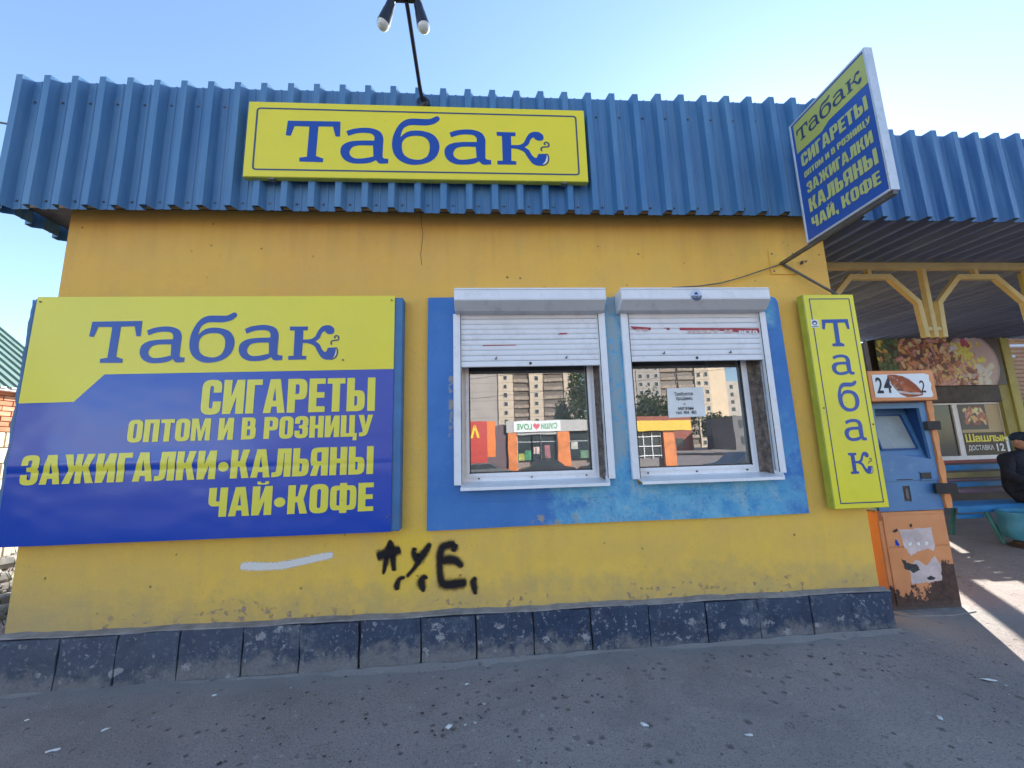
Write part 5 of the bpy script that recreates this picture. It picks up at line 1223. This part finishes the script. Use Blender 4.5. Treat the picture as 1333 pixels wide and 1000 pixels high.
def tree(x, Y, h, cr, lab, cz=.55):
    t = thing('tree', lab, 'tree', (x, vy(Y), .1), 'trees across the street'); y = vy(Y)
    b = MB(); b.tube([(x,y,.05),(x+.1,y,h*.3),(x-.1,y,h*.6)], [.3,.22,.1], 8)
    for k in range(5): a = k*1.3; b.tube([(x,y,h*(.3+.06*k)),(x+cr*.5*math.cos(a),y+cr*.5*math.sin(a),h*(.5+.07*k))], [.1,.03], 6)
    b.build('trunk', M['brown_dark'], t)
    b = MB()
    for k in range(3400):
        th = random.random()*6.28; ph = math.acos(random.uniform(-1,1)); r = random.random()**.4
        r *= .78+.3*math.sin(th*3+ph*4)*math.sin(ph*5)
        c = Vector((x+cr*r*math.sin(ph)*math.cos(th), y+cr*r*math.sin(ph)*math.sin(th), h*cz+h*.45*r*math.cos(ph))); s = random.uniform(.15,.4)
        u = Vector((random.uniform(-1,1),random.uniform(-1,1),random.uniform(-1,1))).normalized()*s; w = u.orthogonal().normalized()*s*.7
        b.add([c-u,c+w,c+u,c-w], [(0,1,2,3)])
    b.build('crown', leaf.m, t)
tree(24.6, 100, 26, 4.3, 'tall dark tree mirrored at the right side of the left window'); tree(20.6, 104, 15, 3.0, 'shorter tree before the apartment block mirrored in the left window'); tree(40, 92, 15.5, 5.5, 'broad tree mirrored at the left side of the right window'); tree(46.5, 92, 13.5, 5, 'second broad tree mirrored behind the notice'); tree(-9, 60, 13, 4, 'tree across the street left of the shops'); tree(51.5, 84, 8.5, 4, 'low tree mirrored in the middle of the right window')
# orange shop with white sign
orange = simple('orange_shop_cladding', (.66,.20,.05), .5, var=.3, sc=1.5); gfas = simple('grey_fascia_panel', (.42,.41,.40), .5); mull = simple('grey_shop_mullion', (.42,.44,.45), .4)
sh = thing('orange_shop', 'orange columned shop with grey fascia mirrored in the left window', 'shop', (6, vy(36), .1)); Y0 = vy(33)
BOX('wall', simple('shop_back_wall', (.25,.2,.18), .8), sh, 1.8, 12.9, Y0-8, Y0-.5, -1.0, 3.6, 0)
BOX('fascia', gfas, sh, 1.8, 12.9, Y0-.49, Y0+.1, 2.82, 3.86, .01)
for a, c in ((1.92,2.74),(6.36,7.5),(11.4,12.6)): BOX('column', orange, sh, a, c, Y0-.48, Y0+.06, -1.0, 2.81, .01)
for a, c in ((2.8,4.1),(4.16,4.85),(4.9,6.3),(7.56,9.3),(9.36,11.3)):
    BOX('shop_pane', M['far_glass'], sh, a, c, Y0-.35, Y0-.3, .3, 2.7, 0)
    b = MB(); b.box(a-.06,a,Y0-.4,Y0-.2,.1,2.8); b.box(c,c+.06,Y0-.4,Y0-.2,.1,2.8); b.box(a,c,Y0-.36,Y0-.25,1.9,1.97); b.build('mullion', mull, sh)
sg = thing('shop_sign', 'white signboard with green lettering and pink heart on the orange shop', 'sign', (4.55, Y0+.15, 2.9))
BOX('board', M['white_film'], sg, 2.45, 6.66, Y0+.11, Y0+.17, 2.86, 3.80, .01)
for k, (a, c, z0, z1, col) in enumerate(((2.86,3.35,.35,.95,(.35,.42,.08)),(3.4,4.0,.4,1.2,(.05,.25,.12)),(4.25,4.75,.9,1.5,(.55,.40,.36)),(5.2,5.7,.5,1.6,(.30,.12,.14)),(7.7,8.3,1.2,1.85,(.45,.45,.42)),(8.5,9.2,.4,1.1,(.10,.2,.12)),(9.5,10.6,2.05,2.6,(.6,.1,.12)))):
    BOX('window_poster', simple('window_poster', col, .5, var=.4, sc=2.5), sh, a, c, Y0-.29, Y0-.28, z0, z1, 0)
for x in (4.50, 4.56): BOX('door_handle', M['alu'], sh, x-.015, x+.015, Y0-.2, Y0-.16, .9, 1.5, .004)
BOX('entrance_canopy', gfas, sh, 2.8, 6.3, Y0-.3, Y0+.02, 2.60, 2.78, .01)
for k in range(9): BOX('fascia_joint', mull, sh, 1.8+1.38*k, 1.83+1.38*k, Y0+.101, Y0+.108, 2.84, 3.84, 0)
gl = simple('green_lettering', (.04,.30,.10), .5); back_ = lambda x, z: (x, Y0+.176, z)
def mir(vf): xs = [p[0] for p in vf[0]]; a, c = min(xs), max(xs); return [(a+c-x, z) for x, z in vf[0]], [q[::-1] for q in vf[1]]
place(mir(fit(font('СУШИ', .03), 4.92, 6.35, 3.08, 3.60)), 'lettering', gl, sg, back_); place(mir(fit(font('LOVE', .03), 2.75, 4.08, 3.06, 3.58)), 'lettering', gl, sg, back_)
heart = [(16*math.sin(t)**3/38, (13*math.cos(t)-5*math.cos(2*t)-2*math.cos(3*t)-math.cos(4*t))/38) for t in [k*.2618 for k in range(24)]]
place(fill([[(4.5+.75*x, 3.36+.85*z) for x, z in heart]]), 'heart', simple('pink_heart', (.62,.12,.16), .5), sg, back_)
# purple-brown shed roof at the left of the shop
b = MB(); pr = [(1.75,-1),(1.75,3.55)]+[(1.75-2.6*math.sin(t), 3.55*math.cos(t)**.9+.1) for t in [k*.17 for k in range(1,9)]]+[(-1.0,-1)]
b.prism_y(pr, Y0-6, Y0-.2); tag(set_origin(b.build('curved_shed', simple('plum_sheet', (.13,.09,.10), .6), None)), 'plum coloured shed with a curved roof mirrored left of the orange shop', 'shed')
py_ = thing('red_pylon_sign', 'red and orange sign pylon with a yellow letter mirrored at the left', 'sign', (-.6, vy(30), .1)); Yp = vy(30)
BOX('panel', simple('red_sign_panel', (.50,.055,.04), .5), py_, -1.4, .05, Yp-.2, Yp, -1, 3.72, .01); BOX('side_panel', simple('orange_sign_panel', (.75,.20,.04), .5), py_, .055, .75, Yp-.22, Yp-.02, .8, 3.70, .01)
place(mir(fit(font('А', .04), -1.3, -.55, 2.35, 3.4)), 'lettering', simple('yellow_sign_letter', (.8,.6,.03), .5), py_, lambda x, z: (x, Yp+.006, z))
# second shop, yellow band
s2 = thing('yellow_band_shop', 'shop with yellow band and orange pier mirrored in the right window', 'shop', (15.5, vy(36), .1))
BOX('wall', simple('shop_side_wall', (.22,.2,.2), .8), s2, 13.2, 17.1, Y0-7, Y0-.3, -1, 3.4, 0); BOX('band', simple('yellow_shop_band', (.70,.47,.04), .5), s2, 13.2, 18.6, Y0-.29, Y0+.5, 2.62, 3.55, .02); BOX('pier', orange, s2, 16.1, 17.15, Y0-.28, Y0+.2, -1, 2.6, .01)
BOX('shop_pane', M['far_glass'], s2, 13.4, 16.0, Y0-.25, Y0-.2, .3, 2.5, 0)
for k in range(4): BOX('grille_bar', M['pvc'], s2, 13.5+.8*k, 13.57+.8*k, Y0-.15, Y0-.1, .2, 2.5, 0)
for k in range(3): BOX('grille_bar', M['pvc'], s2, 13.5, 16.0, Y0-.09, Y0-.05, .4+.85*k, .47+.85*k, 0)
# far low buildings and hill line to the right
for (a, c, Y, h, col, lab) in ((27,41,75,7,(.30,.10,.07),'low red roofed building mirrored beyond the yellow band shop'),(44,62,66,6,(.16,.15,.16),'grey long building mirrored in the lower right of the right window'),(-60,-14,110,30,(.40,.36,.32),'grey apartment slab far along the street'),(84,140,140,24,(.42,.38,.34),'beige apartment slab far along the street')):
    b = MB(); b.box(a, c, vy(Y)-9, vy(Y), .05, h); m_ = simple('far_building_wall', col, .85, 0, .08, .3)
    t = thing('street_building', lab, 'building', ((a+c)/2, vy(Y)-4, .1)); b.build('wall', m_, t); nw = int((c-a)/3.2)
    for k in range(int(h/3)):
        for q in range(nw):
            if (h > 20 and q%2) : continue
            BOX('window', M['far_glass'], t, a+1+q*3.2, a+2.4+q*3.2, vy(Y)+.002, vy(Y)+.05, 1+k*2.9, 2.4+k*2.9, 0)
# parked cars
def car(x, Y, col, lab, G=-.95):
    y = vy(Y); t = thing('parked_car', lab, 'car', (x, y, G), 'cars parked across the street')
    pm = simple('car_paint_'+lab.split()[0], col, .3)
    prof = [(-2.15,.28),(-2.2,.62),(-2.05,.86),(-1.35,.95),(-.75,1.40),(.55,1.45),(1.25,1.02),(2.0,.88),(2.2,.66),(2.18,.28)]
    b = MB(); b.prism_y([(x+a, G+z) for a, z in prof], y-.82, y+.82); bo = b.build('body', pm, t, .06, 2, True)
    g = [(-1.18,.98),(-.72,1.34),(.50,1.38),(1.08,1.02)]; b = MB(); b.prism_y([(x+a, G+z) for a, z in g], y-.832, y+.832); b.build('side_glass', M['far_glass'], t)
    b = MB(); b.quad((x+.60,y-.7,G+1.43),(x+.60,y+.7,G+1.43),(x+1.24,y+.72,G+1.06),(x+1.24,y-.72,G+1.06)); b.build('windscreen', M['far_glass'], t)
    for wx in (-1.35, 1.35):
        for s in (-1, 1):
            b = MB(); b.tube([(x+wx,y+s*.70,G+.3),(x+wx,y+s*.85,G+.3)], .31, 20); w = b.build('wheel', M['black'], t)
            b = MB(); b.tube([(x+wx,y+s*.85,G+.3),(x+wx,y+s*.862,G+.3)], .19, 14); b.build('hub_cap', M['alu'], w)
    for s in (-1, 1): b = MB(); b.box(x+2.12,x+2.2,y+s*.55-.15,y+s*.55+.15,G+.58,G+.72); b.build('headlight', M['white_film'], t, .01)
car(4.6, 28, (.03,.03,.035), 'black saloon parked before the orange shop entrance'); car(9.2, 27.5, (.02,.025,.04), 'navy saloon parked right of the orange shop entrance'); car(-.3, 26.5, (.12,.12,.13), 'grey saloon parked near the red pylon sign'); car(21.5, 27, (.45,.46,.48), 'silver saloon parked beyond the yellow band shop')
car(12.2, 15, (.02,.035,.09), 'dark blue saloon parked nearest, mirrored low in the right window', -.43)
for k, (z0, z1, yy) in enumerate(((7.3, 8.3, 17), (6.5, 7.6, 17.4), (5.9, 6.7, 18), (5.0, 5.9, 18.3), (4.1, 4.7, 18.6))):
    wire((-12, vy(yy), z0-.6), (14, vy(yy), z1+.9), .25, ('topmost', 'second', 'middle', 'fourth', 'lowest')[k]+' of the five street wires mirrored across the apartment block', .012)
